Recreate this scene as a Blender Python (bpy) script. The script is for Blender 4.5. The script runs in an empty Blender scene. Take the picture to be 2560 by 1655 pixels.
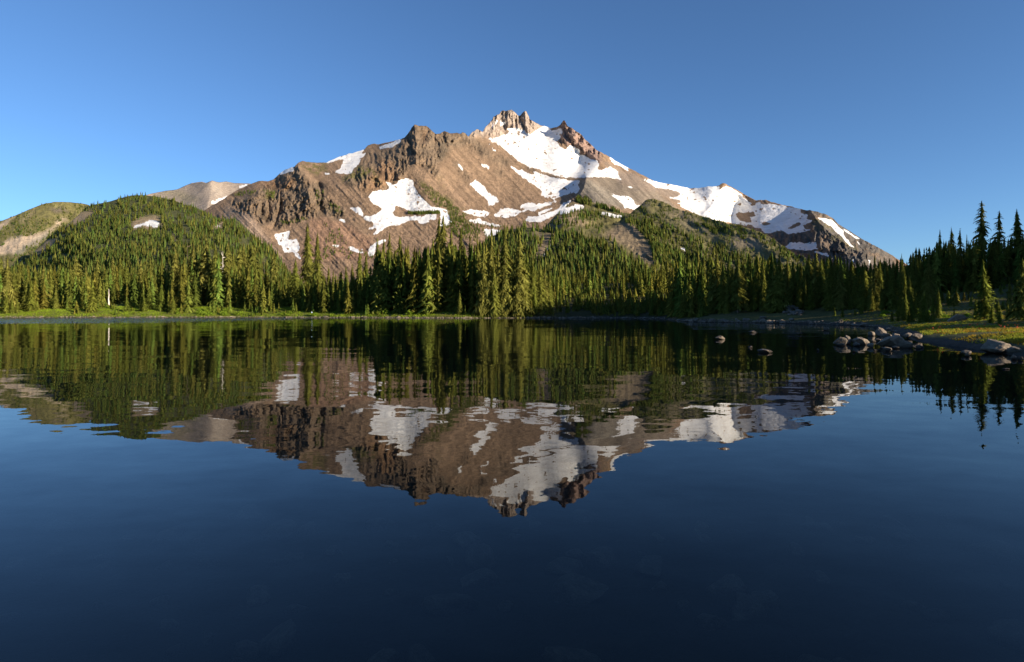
import bpy, math, random
import numpy as np

random.seed(7)
RNG = np.random.default_rng(7)
SC = bpy.context.scene
COL = SC.collection

# ------------------------------------------------------------------ camera, sky, sun, exposure
CAM_H = 1.4
FPX = 20.0 / 36.0 * 2560.0          # focal length in pixels of the full photograph
CX, HOR = 1280.0, 786.0             # principal column, horizon row
cam = bpy.data.cameras.new('camera')
cam.lens = 20.0
cam.sensor_width = 36.0
cam.sensor_fit = 'HORIZONTAL'
cam.shift_y = -(827.5 - HOR) / 2560.0
cam.clip_start = 0.1
cam.clip_end = 60000
camo = bpy.data.objects.new('camera', cam)
camo.location = (0, 0, CAM_H)
camo.rotation_euler = (math.radians(90), 0, 0)
COL.objects.link(camo)
SC.camera = camo

SUN_AZ = math.radians(123)          # clockwise from the view direction
SUN_EL = math.radians(12.5)
world = bpy.data.worlds.new('World')
SC.world = world
world.use_nodes = True
wn = world.node_tree
wn.nodes.clear()
wo = wn.nodes.new('ShaderNodeOutputWorld')
wb = wn.nodes.new('ShaderNodeBackground')
sky = wn.nodes.new('ShaderNodeTexSky')
sky.sky_type = 'NISHITA'
sky.sun_disc = False
sky.sun_elevation = SUN_EL
sky.sun_rotation = SUN_AZ
sky.altitude = 1800
sky.air_density = 1.0
sky.dust_density = 1.0
sky.ozone_density = 4.6
wb.inputs['Strength'].default_value = 0.083
wn.links.new(sky.outputs[0], wb.inputs['Color'])
wn.links.new(wb.outputs[0], wo.inputs['Surface'])

sl = bpy.data.lights.new('sun', 'SUN')
sl.energy = 5.0
sl.angle = math.radians(0.5)
sl.color = (1.0, 0.86, 0.68)
so = bpy.data.objects.new('sun', sl)
SUN_DIR = np.array([math.sin(SUN_AZ) * math.cos(SUN_EL), math.cos(SUN_AZ) * math.cos(SUN_EL), math.sin(SUN_EL)])
so.rotation_euler = (math.radians(90) - SUN_EL, 0, math.pi - SUN_AZ)
so.location = (0, 0, 500)
COL.objects.link(so)

SC.view_settings.view_transform = 'Standard'
SC.view_settings.look = 'None'
SC.view_settings.exposure = 1.18
SC.view_settings.gamma = 1.0
SC.view_settings.use_curve_mapping = False
SC.render.engine = 'CYCLES'
SC.cycles.use_denoising = True
SC.cycles.max_bounces = 6
SC.cycles.diffuse_bounces = 2
SC.cycles.glossy_bounces = 3
SC.cycles.transparent_max_bounces = 12
SC.cycles.transmission_bounces = 2
SC.cycles.caustics_reflective = False
SC.cycles.caustics_refractive = False
SC.cycles.sample_clamp_indirect = 4.0

# ------------------------------------------------------------------ helpers
def world_at(px, py, Y):
    """photo pixel + forward distance -> world point"""
    return np.stack([(px - CX) / FPX * Y, Y + 0 * px, CAM_H + (HOR - py) / FPX * Y], -1)

_P = np.random.default_rng(11).permutation(256).astype(np.int64)
_V = np.random.default_rng(12).random(256).astype(np.float64)
def vn2(x, y, seed=0):
    xi, yi = np.floor(x).astype(np.int64), np.floor(y).astype(np.int64)
    fx, fy = x - xi, y - yi
    fx = fx * fx * fx * (fx * (fx * 6 - 15) + 10)
    fy = fy * fy * fy * (fy * (fy * 6 - 15) + 10)
    def h(a, b):
        return _V[_P[(_P[(a + seed * 37) & 255] + b) & 255]]
    a, b, c, d = h(xi, yi), h(xi + 1, yi), h(xi, yi + 1), h(xi + 1, yi + 1)
    return (a * (1 - fx) + b * fx) * (1 - fy) + (c * (1 - fx) + d * fx) * fy
def fbm(x, y, seed=0, oct=5, gain=0.5, ridged=False):
    s, a, n = 0, 1.0, 0
    for o in range(oct):
        v = vn2(x * 2 ** o + 17.3 * o, y * 2 ** o - 9.1 * o, seed + o)
        v = (1 - np.abs(2 * v - 1)) if ridged else v
        s = s + a * v
        n += a
        a *= gain
    return s / n * 2 - 1
def sstep(a, b, x):
    t = np.clip((x - a) / (b - a), 0, 1)
    return t * t * (3 - 2 * t)
def inside(poly, x, y):
    poly = np.asarray(poly, float)
    r = np.zeros(np.shape(x), bool)
    lo, hi = poly.min(0), poly.max(0)
    m = (x >= lo[0]) & (x <= hi[0]) & (y >= lo[1]) & (y <= hi[1])
    if not m.any():
        return r
    xx, yy = x[m], y[m]
    c = np.zeros(xx.shape, bool)
    n = len(poly)
    for i in range(n):
        (x0, y0), (x1, y1) = poly[i], poly[(i + 1) % n]
        if y0 == y1:
            continue
        c ^= ((yy < y0) != (yy < y1)) & (xx < (x1 - x0) * (yy - y0) / (y1 - y0) + x0)
    r[m] = c
    return r
def blur(a, k):
    """box blur of a grid, twice"""
    for _ in range(2):
        for ax in (0, 1):
            p = np.pad(a, [(k + 1, k) if i == ax else (0, 0) for i in (0, 1)], mode='edge')
            c = np.cumsum(p, ax)
            n = a.shape[ax]
            a = (np.take(c, np.arange(2 * k + 1, 2 * k + 1 + n), ax) - np.take(c, np.arange(0, n), ax)) / (2 * k + 1)
    return a
def rbf(ctrl):
    c = np.array(ctrl, float)
    P, v = c[:, :2] / 400.0, c[:, 2]
    n = len(P)
    def ker(r2):
        return np.where(r2 > 1e-12, r2 * np.log(np.maximum(r2, 1e-12)) * 0.5, 0)
    A = np.zeros((n + 3, n + 3))
    A[:n, :n] = ker(((P[:, None] - P[None]) ** 2).sum(-1)) + np.eye(n) * 0.002
    A[:n, n] = 1
    A[:n, n + 1:] = P
    A[n:, :n] = A[:n, n:].T
    w = np.linalg.solve(A, np.concatenate([v, [0, 0, 0]]))
    def f(px, py):
        sh = np.shape(px)
        x, y = np.ravel(px) / 400.0, np.ravel(py) / 400.0
        r = w[n] + w[n + 1] * x + w[n + 2] * y
        for i in range(n):
            r = r + w[i] * ker((x - P[i, 0]) ** 2 + (y - P[i, 1]) ** 2)
        return r.reshape(sh)
    return f
def conv(ox, oy, k):
    return lambda pts: [(ox + x / k, oy + y / k) for x, y in pts]
K = 2347 / 640
C1, C2, C3, C4, C5 = conv(0, 400, K), conv(560, 400, K), conv(1100, 240, K), conv(1200, 480, K), conv(1700, 440, K)
C6 = conv(1920, 480, 2053 / 640)
C7 = conv(2260, 480, 1540 / 300)
R1, R2, R8 = conv(800, 290, 2 * K), conv(1440, 400, 2 * K), conv(1180, 260, 2 * K)

def new_mesh(name, V, F, mat=None, smooth=True, col=None, nrm=None):
    """V (n,3), F (m,k) int array -> mesh"""
    me = bpy.data.meshes.new(name)
    V = np.asarray(V, np.float32)
    F = np.asarray(F, np.int32)
    m, k = F.shape
    me.vertices.add(len(V))
    me.vertices.foreach_set('co', V.ravel())
    me.loops.add(m * k)
    me.loops.foreach_set('vertex_index', F.ravel())
    me.polygons.add(m)
    me.polygons.foreach_set('loop_start', np.arange(0, m * k, k, dtype=np.int32))
    me.polygons.foreach_set('use_smooth', np.full(m, smooth))
    me.update(calc_edges=True)
    if col is not None:
        a = me.color_attributes.new('tint', 'FLOAT_COLOR', 'POINT')
        c = np.ones((len(V), 4), np.float32)
        c[:, :3] = col
        a.data.foreach_set('color', c.ravel())
    if nrm is not None:
        a = me.attributes.new('outward', 'FLOAT_VECTOR', 'POINT')
        a.data.foreach_set('vector', np.asarray(nrm, np.float32).ravel())
    if mat:
        me.materials.append(mat)
    return me
def obj(name, me, parent=None, loc=None, rot=None, scale=None):
    o = bpy.data.objects.new(name, me)
    COL.objects.link(o)
    if parent:
        o.parent = parent
    if loc is not None:
        o.location = [float(v) for v in loc]
    if rot is not None:
        o.rotation_euler = rot
    if scale is not None:
        o.scale = scale
    return o
def tag(o, label, cat=None, group=None, kind=None):
    o['label'] = label
    if cat:
        o['category'] = cat
    if group:
        o['group'] = group
    if kind:
        o['kind'] = kind
    return o

# ------------------------------------------------------------------ materials
def mat(name):
    m = bpy.data.materials.new(name)
    m.use_nodes = True
    m.node_tree.nodes.clear()
    N = m.node_tree.nodes
    out = N.new('ShaderNodeOutputMaterial')
    return m, N, m.node_tree.links, out
def mapnode(N, L, scale, coord='Object'):
    tc = N.new('ShaderNodeTexCoord')
    mp = N.new('ShaderNodeMapping')
    mp.inputs['Scale'].default_value = scale
    L.new(tc.outputs[coord], mp.inputs[0])
    return mp.outputs[0]
def noise(N, L, vec, scale, detail=4, rough=0.55):
    t = N.new('ShaderNodeTexNoise')
    t.inputs['Scale'].default_value = scale
    t.inputs['Detail'].default_value = detail
    t.inputs['Roughness'].default_value = rough
    if vec is not None:
        L.new(vec, t.inputs['Vector'])
    return t.outputs['Fac']
def ramp(N, L, fac, stops):
    r = N.new('ShaderNodeValToRGB')
    e = r.color_ramp.elements
    while len(e) < len(stops):
        e.new(0.5)
    for el, (p, c) in zip(e, stops):
        el.position = p
        el.color = (c[0], c[1], c[2], 1) if len(c) == 3 else c
    L.new(fac, r.inputs[0])
    return r.outputs['Color']
def mul(N, L, a, b, mode='MULTIPLY', f=1.0):
    m = N.new('ShaderNodeMix')
    m.data_type = 'RGBA'
    m.blend_type = mode
    m.inputs[0].default_value = f
    for s, v in ((6, a), (7, b)):
        if isinstance(v, (tuple, list)):
            m.inputs[s].default_value = (v[0], v[1], v[2], 1)
        else:
            L.new(v, m.inputs[s])
    return m.outputs[2]
def bump(N, L, h, dist, strength=1.0):
    b = N.new('ShaderNodeBump')
    b.inputs['Strength'].default_value = strength
    b.inputs['Distance'].default_value = dist
    L.new(h, b.inputs['Height'])
    return b.outputs[0]
def attr(N, name='tint'):
    a = N.new('ShaderNodeAttribute')
    a.attribute_name = name
    return a.outputs['Color']
def principled(N, L, out, col, rough=0.9, spec=0.2, normal=None):
    p = N.new('ShaderNodeBsdfPrincipled')
    if isinstance(col, (tuple, list)):
        p.inputs['Base Color'].default_value = (col[0], col[1], col[2], 1)
    else:
        L.new(col, p.inputs['Base Color'])
    p.inputs['Roughness'].default_value = rough
    p.inputs['Specular IOR Level'].default_value = spec
    if normal is not None:
        L.new(normal, p.inputs['Normal'])
    L.new(p.outputs[0], out.inputs['Surface'])
    return p

def rock_terrain(name, scale, bd):
    """terrain whose rock and scree colours are kept per vertex, with grain added here"""
    m, N, L, out = mat(name)
    v = mapnode(N, L, (1, 1, 1))
    n1 = noise(N, L, v, scale, 8, 0.68)
    n2 = noise(N, L, v, scale * 6, 6, 0.7)
    c = mul(N, L, attr(N), ramp(N, L, n1, [(0.25, (0.54, 0.525, 0.51)), (0.5, (0.88, 0.88, 0.88)), (0.75, (1.18, 1.145, 1.1))]))
    c = mul(N, L, c, ramp(N, L, n2, [(0.3, (0.58, 0.58, 0.59)), (0.7, (1.36, 1.33, 1.3))]))
    b1 = N.new('ShaderNodeBump')
    b1.inputs['Distance'].default_value = bd * .45
    L.new(n2, b1.inputs['Height'])
    b2 = N.new('ShaderNodeBump')
    b2.inputs['Distance'].default_value = bd
    L.new(n1, b2.inputs['Height'])
    L.new(b1.outputs[0], b2.inputs['Normal'])
    principled(N, L, out, c, 0.95, 0.1, b2.outputs[0])
    return m
M_ROCK = rock_terrain('mountain_rock', 0.03, 9.0)
M_HILL = rock_terrain('hill_soil', 0.06, 2.0)

m, N, L, out = mat('snow')
v = mapnode(N, L, (1, 1, 1))
n1 = noise(N, L, v, 0.012, 6, 0.6)
n2 = noise(N, L, v, 0.1, 5, 0.6)
n3 = noise(N, L, mapnode(N, L, (0.5, 1, 2.2)), 0.02, 7, 0.65)
c = mul(N, L, ramp(N, L, n1, [(0.3, (0.62, 0.595, 0.57)), (0.55, (0.735, 0.73, 0.72))]), ramp(N, L, n2, [(0.3, (0.92, 0.91, 0.89)), (0.6, (1, 1, 1))]))
c = mul(N, L, c, ramp(N, L, n3, [(0.28, (0.66, 0.58, 0.50)), (0.38, (0.95, 0.935, 0.92)), (0.55, (1, 1, 1))]))
principled(N, L, out, c, 0.7, 0.2, bump(N, L, n3, 11.0))
M_SNOW = m

def foliage(name, a, b, trans=0.38, outward=True):
    m, N, L, out = mat(name)
    oi = N.new('ShaderNodeObjectInfo')
    c = ramp(N, L, oi.outputs['Random'], [(0.0, a), (1.0, b)])
    c = mul(N, L, c, attr(N))
    # sprays of needles shade together: their common outward direction, not each sliver's own
    an = N.new('ShaderNodeAttribute')
    an.attribute_name = 'outward'
    vt = N.new('ShaderNodeVectorTransform')
    vt.vector_type = 'NORMAL'
    vt.convert_from = 'OBJECT'
    vt.convert_to = 'WORLD'
    L.new(an.outputs['Vector'], vt.inputs[0])
    nm = N.new('ShaderNodeVectorMath')
    nm.operation = 'NORMALIZE'
    L.new(vt.outputs[0], nm.inputs[0])
    d = N.new('ShaderNodeBsdfDiffuse')
    t = N.new('ShaderNodeBsdfTranslucent')
    if outward:
        L.new(nm.outputs[0], d.inputs['Normal'])
    L.new(c, d.inputs[0])
    L.new(c, t.inputs[0])
    x = N.new('ShaderNodeMixShader')
    x.inputs[0].default_value = trans
    L.new(d.outputs[0], x.inputs[1])
    L.new(t.outputs[0], x.inputs[2])
    L.new(x.outputs[0], out.inputs['Surface'])
    return m
M_FIR = foliage('fir_needles', (0.17, 0.195, 0.036), (0.24, 0.245, 0.048))
M_OLD = foliage('hemlock_needles', (0.185, 0.195, 0.04), (0.25, 0.235, 0.055))
M_SAP = foliage('young_needles', (0.16, 0.20, 0.034), (0.22, 0.24, 0.04), 0.38)
M_FAR = foliage('far_needles', (0.105, 0.125, 0.028), (0.105, 0.125, 0.028))
M_BUSH = foliage('bush_leaves', (0.16, 0.24, 0.024), (0.19, 0.26, 0.028), 0.45, False)
M_GRASS = foliage('grass_blades', (0.20, 0.235, 0.03), (0.20, 0.235, 0.03), 0.5, False)

def bark(name, a, b):
    m, N, L, out = mat(name)
    v = mapnode(N, L, (3, 3, 0.4))
    n1 = noise(N, L, v, 3.0, 5)
    principled(N, L, out, ramp(N, L, n1, [(0.3, a), (0.7, b)]), 0.95, 0.1, bump(N, L, n1, 0.05))
    return m
M_BARK = bark('bark', (0.06, 0.045, 0.033), (0.17, 0.125, 0.09))
M_DEAD = bark('bleached_wood', (0.45, 0.40, 0.34), (0.7, 0.64, 0.56))

def stone(name, a, b, wet=True):
    m, N, L, out = mat(name)
    v = mapnode(N, L, (1, 1, 1))
    n1 = noise(N, L, v, 2.2, 8, 0.65)
    n2 = noise(N, L, v, 14, 5, 0.6)
    oi = N.new('ShaderNodeObjectInfo')
    c = mul(N, L, ramp(N, L, n1, [(0.3, a), (0.7, b)]), ramp(N, L, n2, [(0.35, (0.7, 0.7, 0.7)), (0.65, (1.15, 1.13, 1.1))]))
    c = mul(N, L, c, ramp(N, L, oi.outputs['Random'], [(0, (0.75, 0.73, 0.72)), (1, (1.15, 1.1, 1.02))]))
    # wet dark band where the stone meets the lake
    g = N.new('ShaderNodeNewGeometry')
    s = N.new('ShaderNodeSeparateXYZ')
    L.new(g.outputs['Position'], s.inputs[0])
    w = N.new('ShaderNodeMapRange')
    w.inputs['From Min'].default_value = 0.03
    w.inputs['From Max'].default_value = 0.12
    L.new(s.outputs['Z'], w.inputs['Value'])
    if wet:
        c = mul(N, L, c, ramp(N, L, w.outputs[0], [(0, (0.35, 0.33, 0.32)), (1, (1, 1, 1))]))
    principled(N, L, out, c, 0.85, 0.25, bump(N, L, n1, 0.06))
    return m
M_STONE = stone('boulder_stone', (0.11, 0.095, 0.08), (0.25, 0.21, 0.17))
M_BED = stone('lakebed_stone', (0.07, 0.058, 0.047), (0.22, 0.18, 0.14), False)

# ------------------------------------------------------------------ relief terrain
TERR = {}
def terrain(name, label, crest, base_row, ctrl, px0, px1, step, rows, jag, disp, colour, material, snow=(), snowname='snowfield', cat='hill', back=(40, 160, 400, 800)):
    """A mountain or hill: a surface that climbs from its foot to its crest at true distances, and falls away behind."""
    D = rbf(ctrl)
    px = np.arange(px0, px1 + step, step)
    cp = np.array(sorted(crest))
    cr = np.interp(px, cp[:, 0], cp[:, 1])
    if jag:
        cr = cr + jag * (fbm(px / 9.0, px * 0 + 3.3, 5, 4)) * np.clip((cr - 250) / 60, .5, 1)
    v = np.linspace(0, 1, rows)
    PX = np.repeat(px[None], rows, 0)
    PY = base_row + (cr[None] - base_row) * v[:, None]
    Y0 = D(PX, PY)
    wx = PX + 3.4 * fbm(PX / 11, PY / 11, 21, 5, .65)
    wy = PY + 3.4 * fbm(PX / 11, PY / 11, 31, 5, .65)
    sid = np.full(PX.shape, -1)
    edge = fbm(PX / 5, PY / 5, 33, 4, .6)
    speck = fbm(PX / 11, PY / 6, 35, 5, .65)
    for i, (pl, holes) in enumerate(snow):
        mk = inside(pl, wx, wy)
        for hp in holes:
            mk &= ~inside(hp, wx, wy)
        e = blur(mk.astype(float), 1)
        mk = (e + 0.30 * edge > 0.40) & (speck < 0.45)
        sid[mk & (sid < 0)] = i
    sm = blur((sid >= 0).astype(float), 3)
    Y = Y0 + disp(PX, PY, sm)
    C = colour(PX, PY, sm)
    V = world_at(PX, PY, Y)
    # behind the crest
    top = V[-1]
    ext = []
    for k, b in enumerate(back):
        e = top.copy()
        s = 1 + b / top[:, 1]
        e[:, 0] *= s
        e[:, 1] *= s
        e[:, 2] = top[:, 2] - b * 0.55
        ext.append(e)
    V = np.concatenate([V, np.array(ext)], 0)
    C = np.concatenate([C, np.repeat(C[-1:], len(back), 0)], 0)
    R, W = V.shape[:2]
    idx = np.arange(R * W).reshape(R, W)
    F = np.stack([idx[:-1, :-1], idx[:-1, 1:], idx[1:, 1:], idx[1:, :-1]], -1)
    fs = np.full(F.shape[:2], -1)
    s4 = np.stack([sid[:-1, :-1], sid[:-1, 1:], sid[1:, 1:], sid[1:, :-1]], -1)
    fs[:rows - 1] = np.where((s4 >= 0).sum(-1) >= 3, s4.max(-1), -1)
    Vf, Cf = V.reshape(-1, 3), C.reshape(-1, 3)
    def piece(nm, faces, material, parent, withcol):
        u, inv = np.unique(faces, return_inverse=True)
        me = new_mesh(nm, Vf[u], inv.reshape(faces.shape), material, True, Cf[u] if withcol else None)
        return obj(nm, me, parent)
    root = piece(name, F[fs < 0], material, None, True)
    tag(root, label, cat, None, 'structure')
    for i in range(len(snow)):
        f = F[fs == i]
        if len(f) >= 6:
            piece(snowname, f, M_SNOW, root, False)
    def at(qx, qy):
        """interpolated distance on the finished surface"""
        qx, qy = np.asarray(qx, float), np.asarray(qy, float)
        j = np.clip((qx - px0) / step, 0, len(px) - 1.001)
        j0 = j.astype(int)
        c = np.interp(qx, px, cr)
        i = np.clip((qy - base_row) / (c - base_row) * (rows - 1), 0, rows - 1.001)
        i0 = i.astype(int)
        a, b = j - j0, i - i0
        return (Y[i0, j0] * (1 - a) + Y[i0, j0 + 1] * a) * (1 - b) + (Y[i0 + 1, j0] * (1 - a) + Y[i0 + 1, j0 + 1] * a) * b
    TERR[name] = dict(at=at, crest=lambda q: np.interp(q, px, cr), snow=snow, root=root)
    return TERR[name]
def paint(base, PX, PY, regs, k=3):
    """soft-edged regions of another rock or soil; regs: (polygon, colour, strength)"""
    C = np.empty(PX.shape + (3,))
    C[:] = base
    wx = PX + 9.0 * fbm(PX / 22, PY / 22, 41, 4)
    wy = PY + 9.0 * fbm(PX / 22, PY / 22, 51, 4)
    for pl, col, st in regs:
        w = blur(inside(pl, wx, wy).astype(float), k)[..., None] * st
        C = C * (1 - w) + np.array(col) * w
    return C
def mask(PX, PY, polys, k=4):
    m = np.zeros(PX.shape)
    for p in polys:
        m = np.maximum(m, blur(inside(p, PX, PY).astype(float), k))
    return m
def stroke(PX, PY, pts, amp, width, sharp=True):
    """ridge (amp < 0: towards the camera) or gully along a line"""
    d = np.full(PX.shape, 1e9)
    for (x0, y0), (x1, y1) in zip(pts[:-1], pts[1:]):
        l2 = (x1 - x0) ** 2 + (y1 - y0) ** 2
        t = np.clip(((PX - x0) * (x1 - x0) + (PY - y0) * (y1 - y0)) / l2, 0, 1)
        d = np.minimum(d, np.hypot(PX - x0 - t * (x1 - x0), PY - y0 - t * (y1 - y0)))
    return amp * (np.exp(-d / width) if sharp else np.exp(-(d / width) ** 2))

# ---- the big mountain
SKY_L = [(440, 612), (470, 585), (500, 536), (520, 520), (540, 508), (560, 497), (587, 479), (614, 465), (647, 452), (672, 453), (683, 449)] + \
    C2([(500, 135), (560, 90), (620, 65), (645, 60), (680, 25), (720, 10), (800, 20), (870, 25)]) + \
    R1([(120, 852), (330, 755), (560, 685), (810, 618), (880, 540), (940, 512), (1100, 515), (1200, 490), (1320, 465), (1470, 430), (1560, 380), (1660, 260), (1680, 210), (1740, 145), (1780, 165), (1830, 180), (1940, 180), (2000, 220), (2120, 330), (2200, 320), (2290, 275)])
SKY_M = C3([(45, 322), (90, 340), (150, 340), (190, 345), (205, 332), (235, 345), (260, 370), (300, 330), (340, 300), (365, 312), (390, 328), (420, 280), (440, 262), (480, 215), (490, 190), (505, 185), (520, 172), (545, 165), (560, 138), (580, 128), (600, 138), (620, 133), (655, 125), (690, 150), (715, 180), (735, 180), (750, 160), (765, 145), (780, 138), (792, 142), (800, 160), (815, 185), (825, 215), (870, 240), (930, 272), (990, 283), (1010, 297), (1070, 285), (1100, 265), (1118, 240), (1130, 222), (1142, 224), (1150, 240), (1165, 270), (1210, 295), (1240, 320), (1300, 355), (1330, 400), (1380, 440), (1430, 490), (1500, 530), (1520, 535), (1600, 590), (1700, 645), (1800, 695), (1860, 725), (1960, 780), (2100, 808), (2230, 832), (2290, 848)])
SKY_R = C5([(90, 112), (160, 112), (240, 97), (300, 96), (360, 88), (375, 75), (390, 68), (420, 68), (435, 78), (460, 95), (540, 140), (620, 185), (700, 222), (780, 218), (860, 245), (1000, 275), (1130, 310), (1220, 318), (1340, 350), (1400, 385), (1450, 440), (1550, 500), (1650, 565), (1750, 620), (1850, 675), (1940, 725)]) + [(2290, 675), (2400, 740)]
MCTRL = [(440, 610, 2150), (470, 590, 2300), (520, 520, 2500), (614, 465, 2750), (690, 445, 2850), (756, 403, 2950), (800, 407, 3020), (880, 380, 3300), (940, 355, 3450), (1037, 311, 3400), (1100, 335, 3350), (1140, 333, 3450), (1171, 341, 3600), (1193, 322, 3800), (1236, 292, 4100), (1279, 275, 4150), (1325, 300, 4200), (1370, 318, 4450), (1408, 302, 4150), (1455, 338, 4050), (1510, 386, 3950), (1591, 430, 3900), (1673, 460, 4000), (1738, 472, 4100), (1765, 467, 4060), (1812, 459, 4080), (1847, 478, 4080), (1775, 490, 3830), (1830, 510, 4110), (1765, 522, 3680), (1825, 545, 3930), (1715, 485, 4000), (1900, 500, 3950), (1970, 515, 3700), (2033, 527, 3300), (2095, 560, 3200), (2150, 594, 3050), (2229, 638, 2760), (2320, 690, 2450),
    (1325, 338, 4000), (1260, 345, 3950), (1380, 340, 4150), (1300, 370, 3800), (1400, 380, 3880), (1350, 410, 3640), (1450, 415, 3850), (1440, 375, 3990), (1540, 440, 3650), (1245, 365, 3650), (1290, 405, 3450), (1344, 424, 3350), (1400, 440, 3250), (1470, 444, 3000), (1470, 480, 2700), (1500, 500, 2500), (1450, 490, 2650), (1350, 450, 3220), (1300, 430, 3300), (1400, 480, 2980), (1440, 465, 3030),
    (1200, 400, 3250), (1150, 450, 2800), (1250, 480, 2850), (1180, 510, 2500), (1330, 500, 2750), (1100, 400, 2900), (1060, 450, 2600), (1037, 380, 2950), (960, 400, 2900), (900, 420, 2780), (850, 440, 2650), (1010, 470, 2550), (1000, 520, 2350), (960, 560, 2100), (850, 520, 2300), (800, 560, 2100), (720, 450, 2640), (700, 500, 2430), (640, 480, 2470), (660, 530, 2220), (720, 580, 2060), (620, 560, 2060),
    (440, 800, 1400), (900, 800, 1000), (1500, 800, 1300), (2000, 800, 1900), (2400, 800, 1800), (440, 720, 1800), (700, 720, 1400), (900, 720, 1450), (1100, 720, 1500), (1300, 720, 1600), (1500, 720, 1800), (1700, 720, 2100), (1900, 720, 2400), (2100, 740, 2150), (2300, 740, 2000),
    (1100, 600, 1950), (1250, 560, 2250), (1350, 550, 2300), (1500, 560, 2200), (1450, 530, 2350), (1560, 480, 3000), (1600, 500, 2900), (1650, 520, 3000), (1700, 500, 3550), (1780, 540, 3300), (1870, 520, 3960), (1870, 550, 3700), (1950, 535, 3550), (1900, 560, 3450), (2000, 570, 3080), (1950, 600, 3080), (2000, 640, 2700), (2060, 580, 2880), (2110, 612, 2700), (2160, 645, 2480), (2060, 680, 2480), (2229, 690, 2250), (1900, 640, 2950), (1850, 600, 3300)]
P_CLIFF = [C2([(30, 380), (250, 330), (380, 230), (500, 150), (640, 80), (700, 70), (780, 200), (870, 200), (930, 280), (1000, 370), (1110, 480), (1100, 540), (900, 500), (800, 520), (640, 590), (480, 640), (440, 560), (340, 610), (250, 500), (100, 480)]),
    R1([(890, 540), (1000, 690), (1300, 600), (1480, 450), (1660, 230), (1740, 120), (1940, 160), (2120, 310), (2290, 255), (2347, 270), (2347, 780), (2200, 780), (2180, 1150), (2070, 1130), (1990, 980), (1760, 870), (1700, 850), (1500, 1150), (1300, 1340), (900, 1380), (600, 1300), (420, 1150), (700, 920), (800, 780)]),
    C3([(0, 315), (205, 310), (260, 355), (400, 450), (540, 560), (680, 640), (780, 690), (640, 645), (520, 610), (440, 570), (330, 520), (200, 470), (120, 460), (60, 560), (0, 600)]),
    C3([(105, 600), (150, 600), (190, 690), (265, 740), (250, 790), (190, 740)]), C3([(500, 660), (590, 670), (600, 710), (560, 715), (510, 700)])]
P_SUMMIT = [C3([(250, 370), (340, 280), (390, 310), (480, 190), (580, 100), (655, 100), (730, 160), (790, 110), (850, 205), (950, 260), (940, 290), (820, 365), (770, 320), (610, 300), (560, 365), (520, 390), (440, 370)])]
P_RIB = [C3([(1090, 265), (1130, 190), (1240, 300), (1330, 380), (1480, 520), (1480, 610), (1400, 590), (1340, 545), (1280, 540), (1200, 460), (1080, 430), (1105, 390)])]
P_RIGHTROCK = [C5([(820, 525), (900, 500), (1000, 535), (1210, 490), (1150, 350), (1110, 300), (1340, 330), (1700, 580), (1940, 720), (1700, 800), (1200, 760), (900, 640)])]
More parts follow.
